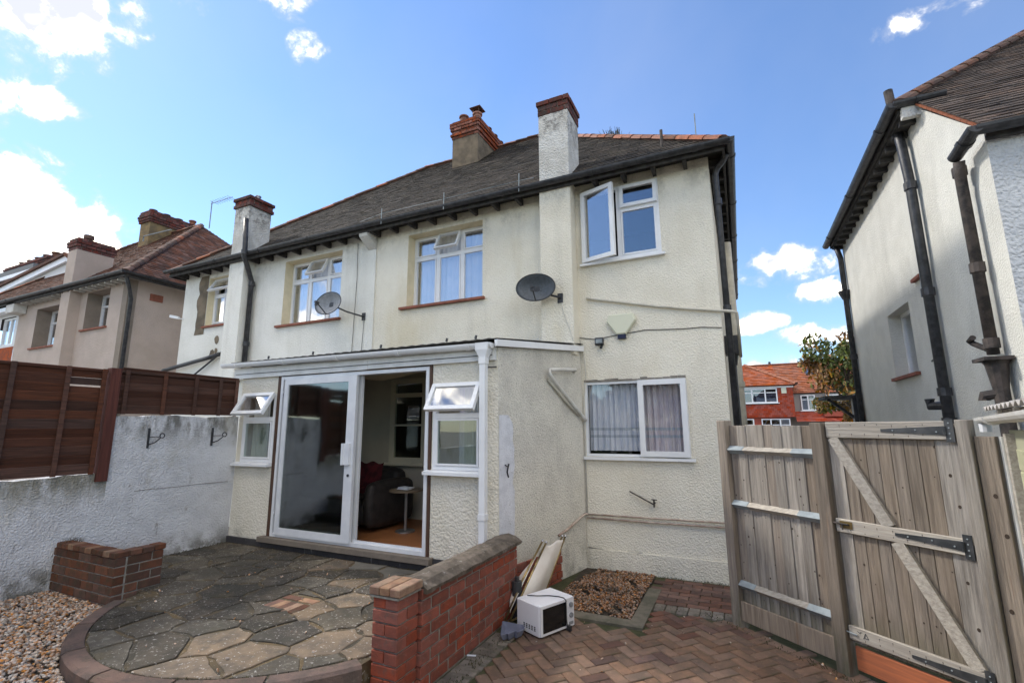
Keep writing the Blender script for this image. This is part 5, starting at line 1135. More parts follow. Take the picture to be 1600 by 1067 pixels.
def nails(parent, ss, zz, d, seed):
    r_n = random.Random(seed); mb = MB(); st_ = MB()
    for s_ in ss:
        for z_ in zz:
            a, b = s_+r_n.uniform(-.006, .006), z_+r_n.uniform(-.008, .008); knot(mb, a, b, d, .0034)
            L_n = r_n.uniform(.006, .02); st_.add([GP(a-.002, b, d-.0004), GP(a+.002, b, d-.0004), GP(a+.0012, b-L_n, d-.0004), GP(a-.0012, b-L_n, d-.0004)], [(0, 1, 2, 3)])
    mb.build('nail_heads', M['hinge'], parent, kind='stuff'); st_.build('rust_streaks', M['rust_stain'], parent, kind='stuff')
nails(gt, [1.2+.094*i for i in range(7)], (1.52, 1.59, .80, .85, .03, .075), .0188, 5)
nails(gf, [.15+.094*i for i in range(9)], (1.28, .79, .76, .05), -.0070, 6)
gp_ = thing('gate_post', 'tall square grey gate post carrying the hinges', 'post', GP(2.0, g)); gbox('post_shaft', 1.945, 2.015, -.33, 1.625, -.05, .03, M['wood_grey'], gp_)
wb = tag(gbox('closing_board', 2.022, 2.125, -.33, 1.52, -.045, .005, M['wood_brown'], None, label=''), 'wide knotty upright board between gate post and shed', 'board'); 
mb = MB(); [knot(mb, s_, z_, .0060, .012) for s_, z_ in ((2.08, 1.16), (2.10, .93), (2.06, .5))]; kk_ = mb.build('knots', M['knot'], None, kind='stuff'); kk_.parent = wb; kk_.matrix_parent_inverse = Matrix.Identity(4)
kk_.data.transform((Matrix.Translation(wb.location) @ Matrix.Rotation(gang, 4, 'Z')).inverted())
gb_ = tag(gbox('ground_board', 1.10, 1.80, -.21, -.045, -.035, -.01, M['gravel_board'], None), 'bright orange stained board lying under the gate', 'board')

# ------------------------------------------------------------------ shed at the right edge
sh = thing('garden_shed', 'cream painted block shed with corrugated roof and white gutter', 'shed', (1.6, 3.0, g))
S0 = Vector((1.475, 3.98, 0)); sd_ = Vector((-.24, -.97, 0)).normalized(); sn = Vector((-.97, .24, 0)).normalized(); sang = math.atan2(sd_.y, sd_.x)
def SP(l, z, d=0.0): return S0+sd_*l+sn*d+Vector((0, 0, z))
MB().obox(SP(1.3, .62, -.06), sd_*1.3, sn*.055, Vector((0, 0, .94))).build('wall', M['shed_joint'], sh)
for r_ in range(15):
    z = -.29+.125*r_+.06
    if z > 1.50: break
    l = .20-(.22 if r_ % 2 else 0)
    while l < 2.4:
        a, b = max(l, .20), min(l+.44, 2.5); l += .448
        if b-a < .05: continue
        piece('block', chbox(round(b-a-.008, 3), .03, .117, .004), M['shed_block'], SP((a+b)/2, z, -.012+J(.001)), sh, (0, 0, sang))
piece('corner_batten', chbox(.07, .05, 1.84, .004), M['wood_rail'], SP(.145, .62, .012), sh, (0, 0, sang)); 
MB().obox(SP(.055, .60, -.012), sd_*.052, sn*.024, Vector((0, 0, .90))).build('rendered_corner', M['shed_render'], sh)
MB().tube([SP(.0, 1.52, .03), SP(-.002, -.3, .03)], .011, 8).build('overflow_downpipe', M['pipe_white'], sh)
gutter_p0, gutter_p1 = SP(-.34, 1.635, .075), SP(2.4, 1.66, .075)
gutter_run(sh, gutter_p0, gutter_p1, .042, M['pipe_white'], brackets=2.0)
mb = MB(); mb.tube([SP(-.27, 1.60, .07), SP(-.27, 1.545, .07)], .032, 10); mb.build('gutter_outlet', M['upvc'], sh)
mb = MB(); vs = []; n_ = 120
for i in range(n_+1):
    l = -.36+2.9*i/n_; dz = .013*math.cos(i*.98)
    for q, (dd, zz) in enumerate(((.055, 1.70), (-1.6, 2.0), (.055, 1.694), (-1.6, 1.994))): vs.append(SP(l, zz+dz, dd))
mb.add(vs, [f for i in range(n_) for f in ((4*i, 4*i+1, 4*i+5, 4*i+4), (4*i+2, 4*i+6, 4*i+7, 4*i+3), (4*i, 4*i+4, 4*i+6, 4*i+2))]+[(0, 2, 3, 1)]); mb.build('corrugated_roof', M['corr'], sh)
MB().obox(SP(1.1, 1.655, -.02), sd_*1.4, sn*.02, Vector((0, 0, .03))).build('wall_plate', M['wood_brown'], sh)
mb = MB(); 
for l in (-.1, .5, 1.1): mb.obox(SP(l, 1.66, -.4), sd_*.03, sn*.42, Vector((0, 0, .025)))
mb.build('rafter', M['wood_rail'], sh)

# ------------------------------------------------------------------ microwave, folded lounger, tray
mwc = Vector((-1.765, 4.255, g)); e1 = Vector((.42, .91, 0)).normalized(); e2 = Vector((-.91, .42, 0)).normalized(); W1, W2, HM = .44, .31, .262
mw = thing('microwave', 'white microwave oven standing on the brick paving', 'microwave oven', mwc)
def MP(a, b, z): return mwc+e1*a+e2*b+Vector((0, 0, z))
cen = MP(W1/2, W2/2, HM/2+.012)
piece('casing', chbox(W1, W2, HM, .008), M['mw_white'], cen, mw, (0, 0, math.atan2(e1.y, e1.x)))
def mbox(name, a0, a1, z0, z1, d0, d1, mt):  # on the door face (d outwards)
    mb = MB(); c = mwc+e1*(a0+a1)/2-e2*(d0+d1)/2+Vector((0, 0, (z0+z1)/2)); mb.obox(c, e1*(a1-a0)/2, e2*(d1-d0)/2, Vector((0, 0, (z1-z0)/2))); return mb.build(name, mt, mw)
mbox('door', .006, .345, .022, .268, .001, .016, M['mw_white']); mbox('door_window', .03, .325, .045, .246, .017, .020, M['mw_black']); mbox('control_panel', .348, .436, .022, .268, .001, .014, M['mw_white'])
for z in (.21, .12): 
    c = mwc+e1*.392+Vector((0, 0, z)); MB().tube([c-e2*.014, c-e2*.028], .022, 14).build('dial', M['dish_grey'], mw)
mbox('open_button', .365, .42, .04, .065, .015, .019, M['dish_grey'])
mb = MB()
for i in range(5):
    c = MP(-.0015, .06+.036*i, .072)
    for k_ in range(3): mb.obox(c+Vector((0, 0, -.014+.014*k_)), e1*.001, e2*.009, Vector((0, 0, .0045)))
mb.build('side_vent', M['dgrey'], mw)
for a, b in ((.04, .04), (.40, .04), (.04, .27), (.40, .27)): MB().tube([MP(a, b, 0), MP(a, b, .014)], .014, 8).build('foot', M['blackp'], mw)
pts = [MP(.10, .27, .282), MP(.16, .20, .281), MP(.25, .13, .281), MP(.30, .05, .281), MP(.315, .0, .279), MP(.32, -.026, .262), MP(.318, -.03, .10), MP(.325, -.035, .02), MP(.36, -.045, .010)]
MB().tube(pts, .005, 6).build('power_cord', M['blackp'], mw, smooth=True); MB().obox(MP(.33, -.05, .03), e1*.014, e2*.02, Vector((0, 0, .022))).build('plug', M['blackp'], mw)
lg = thing('folded_lounger', 'folded garden lounger with off white fabric and brassy tubes leaning upright', 'lounger', (-2.1, 4.5, g))
B1, T1 = Vector((-2.155, 4.42, -.25)), Vector((-1.965, 4.95, .385)); B2, T2 = Vector((-2.02, 4.86, -.25)), Vector((-1.855, 5.25, .40))
for (b_, t_, o_) in ((B1, T1, Vector((0, 0, 0))), (B1, T1, Vector((-.035, -.015, .015))), (B2, T2, Vector((0, 0, 0))), (B2, T2, Vector((-.03, -.015, .0)))):
    MB().tube([b_+o_, (b_+t_)/2+o_*1.4, t_+o_], .0105, 8).build('frame_tube', M['gold'], lg, smooth=True)
    MB().tube([t_+o_, t_+o_+(t_-b_).normalized()*.022], .012, 8).build('end_cap', M['steel'], lg)
MB().tube([B1+Vector((0, 0, .02)), B2+Vector((0, 0, .02))], .010, 8).build('cross_bar', M['gold'], lg)
mb = MB(); vs = []; nu, nv = 14, 20
for i in range(nu+1):
    for j in range(nv+1):
        u, v = i/nu, j/nv; a = B1.lerp(T1, .22+.74*v); b = B2.lerp(T2, .20+.77*v); p = a.lerp(b, u); sag = math.sin(math.pi*u)*.05*(1-v)+.06*math.sin(math.pi*v)*math.sin(math.pi*u)
        p = p+Vector((.05, -.12, -.03)).normalized()*(-.0+sag) + Vector((0, 0, .01*math.sin(u*9+v*2))); vs.append(p)
mb.add(vs, [((nv+1)*i+j, (nv+1)*(i+1)+j, (nv+1)*(i+1)+j+1, (nv+1)*i+j+1) for i in range(nu) for j in range(nv)]); f1 = mb.build('sling_seat', M['fabric'], lg, smooth=True)
so = f1.modifiers.new('t', 'SOLIDIFY'); so.thickness = .004
mb = MB(); vs = []
for i in range(9):
    for j in range(15):
        u, v = i/8, j/14; p = B1.lerp(T1, .16+.66*v)+Vector((-.03, -.03, 0))+Vector((-.11, .03, -.01))*math.sin(math.pi*v)**.8*u + Vector((0, 0, -.02*u)); vs.append(p)
mb.add(vs, [(15*i+j, 15*(i+1)+j, 15*(i+1)+j+1, 15*i+j+1) for i in range(8) for j in range(14)]); f2 = mb.build('sling_back', M['fabric'], lg, smooth=True); so = f2.modifiers.new('t', 'SOLIDIFY'); so.thickness = .004
tag(B(-2.215, -2.19, 4.36, 4.44, -.26, .10).build('dark_bottle', M['dgrey']), 'dark upright canister behind the lounger foot', 'canister')
o_ = bpy.data.objects['dark_bottle']; bpy.data.objects.remove(o_)
cn = thing('canister', 'dark canister standing against the brick wall behind lounger', 'canister', (-2.15, 4.62, g))
MB().tube([(-2.15, 4.62, -.26), (-2.15, 4.62, -.02), (-2.15, 4.62, .02), (-2.15, 4.62, .08)], .05, 12).build('body', M['dgrey'], cn); MB().tube([(-2.15, 4.62, .08), (-2.15, 4.62, .12)], .025, 10).build('cap', M['blackp'], cn)
tr = thing('plastic_tray', 'blue grey plastic tray with torn edge beside the microwave', 'tray', (-2.06, 4.2, g))
mb = MB(); pts = [(-2.17, 4.33), (-1.94, 4.31), (-1.90, 4.24), (-1.93, 4.16), (-1.97, 4.19), (-1.99, 4.08), (-2.02, 4.11), (-2.05, 4.05)]; n_ = len(pts); cx, cy = -2.03, 4.22
vs = [(x, y, g+.07+J(.01)) for x, y in pts]+[(cx+(x-cx)*.75, cy+(y-cy)*.75, g+.012) for x, y in pts]
mb.add(vs, [(i, (i+1) % n_, n_+(i+1) % n_, n_+i) for i in range(n_)]+[tuple(range(n_, 2*n_))]); tt = mb.build('dished_base', M['tray'], tr); so = tt.modifiers.new('t', 'SOLIDIFY'); so.thickness = .005
MB().obox((-2.16, 3.74, g+.008), (.035, .012, 0), (-.003, .008, 0), (0, 0, .003)).build('t', M['net']); o_ = bpy.data.objects['t']; o_.name = 'plastic_scrap'; tag(o_, 'small white scrap lying beside the brick wall foot', 'litter')

# ------------------------------------------------------------------ right neighbour
RHX = 2.16
rh = thing('neighbour_house', 'white rendered neighbouring house with black pipes and brown tiled roof', 'house', (5, 8, g))
hw = (7.86, 8.88, 2.27, 3.22)
mb = MB(); wall_cells(mb, [5.25, 6.5, 11.2, hw[0], hw[1]], [-.33, hw[2], hw[3], 3.95, 5.2], [hw, (5.25, 6.5, 3.95, 5.2)], lambda y, z: (RHX, y, z))
mb.add([(RHX, 5.25, 3.95), (RHX, 6.5, 3.95), (RHX, 6.5, 5.2), (RHX, 5.25, 4.16)], [(0, 1, 2, 3)]); mb.build('side_wall', M['rh_render'], rh)
mb = MB(); mb.quad((RHX, 5.25, -.33), (8.5, 5.25, -.33), (8.5, 5.25, 4.2), (RHX, 5.25, 4.2)); mb.build('rear_wall', M['rh_rough'], rh)
mb = MB(); mb.quad((RHX, 11.2, -.33), (8.5, 11.2, -.33), (8.5, 11.2, 5.2), (RHX, 11.2, 5.2)); mb.quad((8.5, 5.25, -.33), (8.5, 11.2, -.33), (8.5, 11.2, 5.2), (8.5, 5.25, 4.2)); mb.build('far_wall', M['rh_render'], rh)
mb = MB(); d = .16; y0, y1, z0, z1 = hw
mb.quad((RHX, y0, z0), (RHX, y0, z1), (RHX+d+.05, y0, z1), (RHX+d+.05, y0, z0)); mb.quad((RHX, y1, z0), (RHX+d+.05, y1, z0), (RHX+d+.05, y1, z1), (RHX, y1, z1)); mb.quad((RHX, y0, z1), (RHX, y1, z1), (RHX+d+.05, y1, z1), (RHX+d+.05, y0, z1)); mb.quad((RHX, y0, z0), (RHX+d+.05, y0, z0), (RHX+d+.05, y1, z0), (RHX, y1, z0)); mb.build('window_reveal', M['rh_render'], rh)
F = MB(); X = RHX+d
F.box(X, X+.05, y0, y1, z0, z0+.05); F.box(X, X+.05, y0, y1, z1-.05, z1); F.box(X, X+.05, y0, y0+.05, z0+.05, z1-.05); F.box(X, X+.05, y1-.05, y1, z0+.05, z1-.05); wr_ = F.build('window', M['upvc'], rh)
B(X+.02, X+.03, y0+.05, y1-.05, z0+.05, z1-.05).build('pane', M['glass'], wr_); B(X+.2, X+.22, y0-.1, y1+.1, z0-.1, z1+.1).build('blind', M['net'], wr_); B(RHX-.05, X-.002, y0-.06, y1+.06, z0-.04, z0+.002).build('sill', M['sill_red'], wr_)
B(RHX-.05, RHX-.002, 7.18, 7.48, 3.37, 3.41).build('tile_stub', M['sill_red'], rh)
EZR = 5.30; kr = .85; t_ = 1.9; yF, yB = 6.5, 11.3; x_e = 1.97; t_ = (yB-yF)/2
A_, E_ = Vector((x_e, yF, EZR)), Vector((x_e+t_, yF+t_, EZR+kr*t_))
cat = 1.32; zc = EZR-kr*cat
mb = MB(); mb.add([A_, (9, yF, EZR), (9, yF+t_, E_.z), E_, (x_e, yB, EZR), (9, yB, EZR)], [(0, 1, 2, 3), (0, 3, 4), (3, 2, 5, 4)])
mb.add([(RHX-.02, yF, EZR), (9, yF, EZR), (9, yF-cat, zc), (RHX-.02, yF-cat, zc), (RHX-.02, yF, EZR-.06), (9, yF, EZR-.06), (9, yF-cat, zc-.06), (RHX-.02, yF-cat, zc-.06)], [(0, 3, 2, 1), (4, 5, 6, 7), (0, 4, 7, 3), (3, 7, 6, 2)]); mb.build('roof', M['underlay'], rh)
tb_ = MB(); tile_slope(tb_, A_, (1, 0, 0), (0, 1, 0), kr, 6.6, t_, 1, 0, .105, .168); tile_slope(tb_, Vector((RHX-.03, yF-cat-.02, zc-.017)), (1, 0, 0), (0, 1, 0), kr, 6.4, cat+.01, 0, 0, .105, .168); tile_slope(tb_, Vector((x_e, yB, EZR)), (0, -1, 0), (1, 0, 0), kr, yB-yF, t_, 1, 1); tb_.build('roof_tiles', M['tile_rh'], rh, kind='stuff')
ridge_line(A_, E_, rh, M['terr_dark'], 'hip_tile'); ridge_line(E_, (9, E_.y, E_.z), rh, M['terr_dark'])
mb = MB(); n_ = 12
for i in range(n_): 
    a = i/n_; mb.obox((RHX-.032, yF-cat*(1-a)+.05, zc+kr*cat*a+.018), (.012, 0, 0), (0, .05, .05*kr), (0, 0, .012))
mb.build('verge_tile', M['terracotta'], rh)
gutter_run(rh, (x_e-.06, yB+.05, EZR-.03), (x_e-.06, yF-.1, EZR-.01), .065, brackets=2.2); gutter_run(rh, (x_e-.06, yF-.06, EZR-.01), (x_e+.42, yF-.06, EZR-.01), .065, brackets=2.2)
gutter_run(rh, (RHX-.12, yF-cat-.07, zc-.05), (9, yF-cat-.07, zc-.03), .065, brackets=2.2); gutter_run(rh, (RHX-.12, yF-cat-.12, zc-.05), (RHX-.12, yF-cat+.35, zc-.09), .06, brackets=2.2)
mb = MB(); mb.box(x_e-.0, x_e+.03, yF, yB, EZR-.12, EZR-.0); mb.box(x_e+.03, RHX, yF+.0, yB, EZR-.14, EZR-.12); mb.box(RHX-.02, 9, yF-cat, yF-cat+.03, zc-.14, zc-.062); mb.build('fascia', M['soffit'], rh)
mb = MB()
for i in range(16): mb.box(x_e+.035, RHX, yF+.15+.3*i-.03, yF+.15+.3*i+.03, EZR-.20, EZR-.142)
mb.build('rafter_feet', M['soffit'], rh, kind='stuff')
MB().box(x_e+.02, RHX+.1, yF-.05, yF+.02, EZR-.2, EZR-.07).build('soffit_end', M['stack_white'], rh)
downpipe(rh, [(2.06, 6.95, 5.25), (2.07, 6.9, 5.0), (2.08, 6.86, 4.5), (2.08, 6.86, -.3)], .052, collars=((2.08, 6.86, 4.42), (2.08, 6.86, 3.1), (2.08, 6.86, 1.95), (2.08, 6.86, 1.62)))
MB().tube([(2.08, 6.86, 1.80), (1.98, 7.0, 1.80), (1.98, 7.0, 1.88)], .05, 10).build('pipe_branch', M['blackp'], rh); MB().tube([(RHX, 7.35, 2.35), (RHX-.04, 7.0, 2.37)], .012, 6).build('pipe_stay', M['blackp'], rh)
downpipe(rh, [(2.05, 5.50, 4.02), (2.06, 5.55, 3.9), (2.07, 5.58, 3.8), (2.07, 5.58, 2.2)], .044, M['rust_pipe'], collars=((2.07, 5.58, 3.95), (2.07, 5.58, 3.0), (2.07, 5.58, 2.30)))
mb = MB(); mb.tube([(2.07, 5.56, 2.15), (2.07, 5.56, 2.11), (2.07, 5.56, 1.90)], .105, 10, r2=.055); mb.box(1.95, 2.15, 5.44, 5.68, 2.14, 2.17); mb.tube([(2.07, 5.56, 1.92), (2.07, 5.56, -.3)], .055, 10); mb.tube([(2.07, 5.56, 1.86), (1.97, 5.62, 1.84), (1.97, 5.62, 1.80)], .045, 10); mb.build('rain_hopper', M['rust_pipe'], rh)
MB().tube([(2.07, 5.62, 2.24), (2.02, 5.78, 2.33), (2.0, 5.8, 2.36), (2.0, 5.72, 2.38)], .025, 8).build('waste_pipe', M['rust_pipe'], rh)
downpipe(rh, [(2.03, 11.1, 5.2), (2.1, 11.15, 4.9), (2.1, 11.15, -.3)], .05, collars=((2.1, 11.15, 2.9),)); mb = MB(); mb.tube([(2.1, 11.15, 4.22), (2.1, 11.15, 4.05)], .13, 8, r2=.06); mb.build('rain_hopper', M['blackp'], rh)
MB().tube([(2.10, 7.05, 5.3), (2.07, 7.05, 5.84)], .05, 10).build('flue_pipe', M['rust_pipe'], rh)
pr = thing('porch_canopy', 'dark bracketed canopy on the far corner of the white neighbour', 'canopy', (1.9, 11.5, 1.8))
MB().prism([(1.55, 11.2), (2.15, 11.2), (2.15, 12.1), (1.55, 12.1)], 2.1, 2.16).build('canopy_roof', M['soffit'], pr); MB().tube([(1.6, 11.3, 2.1), (2.1, 11.3, 1.65)], .03, 6).build('bracket', M['blackp'], pr); B(2.0, 2.14, 11.24, 11.4, 1.2, 2.1).build('bracket_post', M['blackp'], pr)

# ------------------------------------------------------------------ left neighbour pair
nb = thing('neighbour_house', 'pink pebble dashed neighbouring house with red brown hipped roof', 'house', (-20, 10, g))
NX1, NY, NZ = -13.6, 6.25, 5.32
n1 = (-18.32, -16.98, 3.90, 5.06); n2 = (-15.55, -14.42, 4.18, 5.20)
mb = MB(); wall_cells(mb, [-19.45, NX1, n1[0], n1[1], n2[0], n2[1]], [-.33, n1[2], n2[2], n1[3], n2[3], NZ+.1], [n1, n2], lambda x, z: (x, NY, z)); mb.quad((NX1, NY, -.33), (NX1, 14.2, -.33), (NX1, 14.2, NZ+.1), (NX1, NY, NZ+.1)); mb.build('wall', M['nb_render'], nb)
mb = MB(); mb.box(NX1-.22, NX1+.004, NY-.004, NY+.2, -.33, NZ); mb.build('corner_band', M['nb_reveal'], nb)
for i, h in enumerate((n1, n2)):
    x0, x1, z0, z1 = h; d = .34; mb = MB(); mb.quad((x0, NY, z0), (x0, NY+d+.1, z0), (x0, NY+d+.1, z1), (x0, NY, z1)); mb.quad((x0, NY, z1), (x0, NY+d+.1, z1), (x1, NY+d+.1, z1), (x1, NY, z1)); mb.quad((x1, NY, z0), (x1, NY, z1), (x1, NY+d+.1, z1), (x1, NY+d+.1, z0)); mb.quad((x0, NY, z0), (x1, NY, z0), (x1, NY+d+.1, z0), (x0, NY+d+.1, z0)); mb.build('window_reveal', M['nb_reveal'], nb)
    F = MB(); y = NY+d; bars(F, x0, x1, z0+.02, z1, y, .055, .06); F.box((x0+x1)/2-.03, (x0+x1)/2+.03, y-.002, y+.058, z0+.075, z1-.055); zt = z0+(z1-z0)*.68; F.box(x0+.055, (x0+x1)/2-.03, y-.003, y+.057, zt-.025, zt+.025); F.box((x0+x1)/2+.03, x1-.055, y-.003, y+.057, zt-.025, zt+.025)
    W = F.build('window', M['upvc'], nb); B(x0+.05, x1-.05, y+.025, y+.035, z0+.06, z1-.05).build('pane', M['glass'], W); B(x0-.08, x1+.06, NY-.05, NY+d, z0-.04, z0+.004).build('sill', M['sill_red'], W); curtain('net_curtain', x0+.05, x1-.05, y+.2, z0, z1, M['net'], W, .02, 40, 8)
B(-16.35, -15.88, 6.0, NY, -.3, NZ+.05).build('chimney_breast', M['nb_render'], nb)
st = B(-16.35, -15.88, 6.0, 6.85, NZ+.052, 6.42).build('chimney_stack', M['nb_render'], nb); brick_cap(st, -16.36, -15.87, 5.99, 6.86, 6.42, 4, M['brick_stack'], .085, over=(.0, .03, .04, .0)); MB().tube([(-16.1, 6.3, 6.84), (-16.1, 6.3, 6.94)], .12, 10).build('chimney_pot', M['terr_dark'], st)
E0, E1 = hip_roof(nb, -25.5, -13.2, 5.95, 13.65, 5.36, .9, M['tile_red'], M['terr_dark'], slopes='FR', rmat2=M['terracotta'], skip=lambda p: -16.37 < p.x < -15.86 and p.y < 6.87)
mb = MB()
for x in [-19.3+.30*i for i in range(20)]: mb.box(x-.03, x+.03, 6.0, 6.24, 5.22, 5.31)
mb.build('rafter_feet', M['stack_white'], nb, kind='stuff')
mb = MB(); mb.box(-25.5, -13.2, 5.95, 5.98, 5.25, 5.37); mb.box(-13.23, -13.2, 5.98, 13.6, 5.25, 5.37); mb.build('fascia', M['soffit'], nb)
gutter_run(nb, (-25.5, 5.89, 5.39), (-13.1, 5.89, 5.37), .06, brackets=2.5); gutter_run(nb, (-13.14, 5.85, 5.37), (-13.14, 13.6, 5.37), .06, brackets=2.5)
downpipe(nb, [(-13.25, 6.0, 5.3), (-13.45, 6.2, 5.05), (-13.52, 6.3, 4.8), (-13.52, 6.3, -.3)], .045); B(-13.6, -13.57, 6.75, 7.05, 4.88, 5.06).build('air_brick', M['sill_red'], nb)
st = B(-19.35, -18.75, 9.0, 10.9, 7.6, 9.0).build('chimney_stack', M['stack_yellow'], nb); brick_cap(st, -19.38, -18.72, 8.98, 10.92, 9.0, 5, M['brick_stack'], .09, over=(.03, .05, .07, .04, .02))
for i, y in enumerate((9.2, 9.65, 10.1, 10.6)): pot(st, -19.05, y, 9.43, .12, .16 if i < 3 else .3, M['terr_dark'] if i < 3 else M['terracotta'])
B(-19.5, -19.0, 5.95, 6.24, 5.0, 5.30).build('party_corbel', M['stack_white'], nb)
mb = MB(); mb.tube([(-18.2, 8.6, 8.0), (-18.2, 8.6, 8.18), (-16.6, 8.6, 8.12)], .02, 5); mb.build('roof_rail', M['galv'], nb)
ae = thing('tv_aerial', 'thin rooftop television aerial beside the neighbour chimney', 'aerial', (-16.6, 9.9, 8.8))
MB().tube([(-16.75, 9.9, 8.7), (-16.75, 9.9, 9.75)], .018, 5).build('mast', M['galv'], ae); MB().tube([(-16.8, 9.9, 9.66), (-15.6, 9.9, 9.66)], .012, 5).build('boom', M['galv'], ae); mb = MB()
for i in range(8): mb.tube([(-16.6+.13*i, 9.75, 9.66), (-16.6+.13*i, 10.05, 9.66)], .007, 4)
mb.build('elements', M['galv'], ae)
# the white house past it
wh = thing('white_house', 'white neighbouring house with brick base at the far left', 'house', (-23, 9, g))
nw = (-20.6, -19.62, 4.12, 5.0)
mb = MB(); wall_cells(mb, [-25.5, -19.46, nw[0], nw[1]], [4.06, nw[2], nw[3], NZ+.1], [nw], lambda x, z: (x, NY, z)); mb.build('wall', M['white_far'], wh); MB().quad((-25.5, NY, -.33), (-19.46, NY, -.33), (-19.46, NY, 4.06), (-25.5, NY, 4.06)).build('brick_base', M['brick_orange'], wh)
x0, x1, z0, z1 = nw; F = MB(); bars(F, x0, x1, z0, z1, NY+.06, .06, .06); F.box((x0+x1)/2-.03, (x0+x1)/2+.03, NY+.06, NY+.12, z0+.06, z1-.06); W = F.build('window', M['upvc'], wh); B(x0+.05, x1-.05, NY+.09, NY+.10, z0+.05, z1-.05).build('pane', M['glass'], W); curtain('net_curtain', x0, x1, NY+.3, z0, z1, M['net'], W, .02, 30, 6)
mb = MB(); mb.box(-25.5, -19.5, 6.0, 6.24, 5.10, 5.22); mb.build('fascia', M['upvc'], wh)
dm = MB() # dormer cheek with white barge boards
dm.add([(-27.3, 8.0, 6.4), (-20.6, 8.0, 6.4), (-20.95, 8.0, 7.30), (-21.56, 8.0, 7.66), (-27.3, 8.0, 7.05), (-27.3, 10.4, 6.4), (-20.6, 10.4, 6.4), (-20.95, 10.4, 7.30), (-21.56, 10.4, 7.66), (-27.3, 10.4, 7.05)], [(0, 1, 2, 3, 4), (1, 6, 7, 2), (2, 7, 8, 3), (3, 8, 9, 4)]); dm.build('dormer', M['white_far'], wh)
mb = MB(); a_, b_ = Vector((-27.4, 7.93, 7.10)), Vector((-21.56, 7.93, 7.70)); mb.obox((a_+b_)/2, (b_-a_)/2, (0, .05, 0), (-.01, 0, .11)); a_, b_ = b_, Vector((-20.75, 7.93, 7.24)); mb.obox((a_+b_)/2, (b_-a_)/2, (0, .05, 0), (.03, 0, .09)); mb.build('barge_board', M['upvc'], wh)
mb = MB(); a_, b_ = Vector((-27.4, 9.1, 7.26)), Vector((-21.6, 9.1, 7.86)); mb.obox((a_+b_)/2, (b_-a_)/2, (0, 1.3, 0), (-.01, 0, .05)); a_, b_ = b_, Vector((-20.65, 9.1, 7.34)); mb.obox((a_+b_)/2, (b_-a_)/2, (0, 1.3, 0), (.02, 0, .05)); mb.build('dormer_roof', M['tile_red'], wh)
st = B(-31.5, -27.3, 9.4, 10.2, 7.0, 9.0).build('chimney_stack', M['brick_stack'], wh)
brick_cap(st, -31.5, -27.25, 9.36, 10.24, 9.0, 3, M['brick_stack'], .09, over=(.04, .08, .03))
for i in range(5): pot(st, -31.0+.8*i, 9.8, 9.27, .17, .34, M['terr_dark'])
MB().prism([(-33, 8.6), (-26.2, 8.6), (-26.2, 9.4), (-33, 9.4)], 6.5, 8.0).build('dormer', M['brick_orange'], wh, label='red tiled dormer below the long chimney')
MB().prism([(-33.1, 8.5), (-26.0, 8.5), (-26.0, 9.45), (-33.1, 9.45)], 8.0, 8.42).build('dormer_roof', M['lead'], wh); B(-33.1, -26.0, 8.42, 8.49, 7.98, 8.14).build('barge_board', M['upvc'], wh)

# ------------------------------------------------------------------ houses across the street
SYT = 42.0; K_ = SYT/27
def sx(x): return x*K_
def sz(z): return 1.6+(z-1.6)*K_
ch = thing('street_house', 'red tile hung house with orange roof across the street', 'house', (2, SYT, g))
ze = sz(3.53); zr = sz(4.92)
XL, XR = -5.5, sx(2.60)
mb = MB(); mb.box(XL, sx(6.2), SYT+1.2, SYT+9, -.33, sz(3.12)); mb.build('wall', M['grey_far'], ch, label='recessed grey pebble dashed wall')
mb = MB(); mb.box(XL, XR-.25, SYT, SYT+1.2, sz(1.98), ze-.1); bay = mb.build('upper_bay', M['underlay'], ch)
tb_ = MB()
def vtiles(mb, x0, x1, y, z0, z1, gauge=.16, w_=.25, holes_=()):
    z = z0; r_ = 0
    while z < z1:
        x = x0-(w_/2 if r_ % 2 else 0)
        while x < x1:
            a, b = max(x, x0), min(x+w_, x1); x += w_
            if b-a < .03 or any(h[0]-.02 < (a+b)/2 < h[1]+.02 and h[2]-.05 < z+gauge/2 < h[3]+.05 for h in holes_): continue
            mb.add([(a+.006, y-.045, z), (b-.006, y-.045, z), (b-.006, y-.015, z+gauge), (a+.006, y-.015, z+gauge), (a+.006, y, z), (b-.006, y, z)], [(0, 1, 2, 3), (4, 5, 1, 0)])
        z += gauge; r_ += 1
wA = (sx(-1.2), sx(1.75), sz(2.68), sz(3.40))
vtiles(tb_, XL, XR-.25, SYT, sz(1.98), ze-.1, holes_=(wA,)); 
tb_.build('hung_tiles', M['hang_red'], bay, kind='stuff')
mb = MB(); mb.quad((XR-.25+.01, SYT, sz(1.98)), (XR-.25+.01, SYT+1.2, sz(1.98)), (XR-.25+.01, SYT+1.2, ze-.1), (XR-.25+.01, SYT, ze-.1)); mb.build('bay_cheek', M['hang_red'], bay)
B(XL, XR-.2, SYT-.06, SYT+.04, ze-.18, ze-.06).build('bay_gutter', M['upvc'], bay)
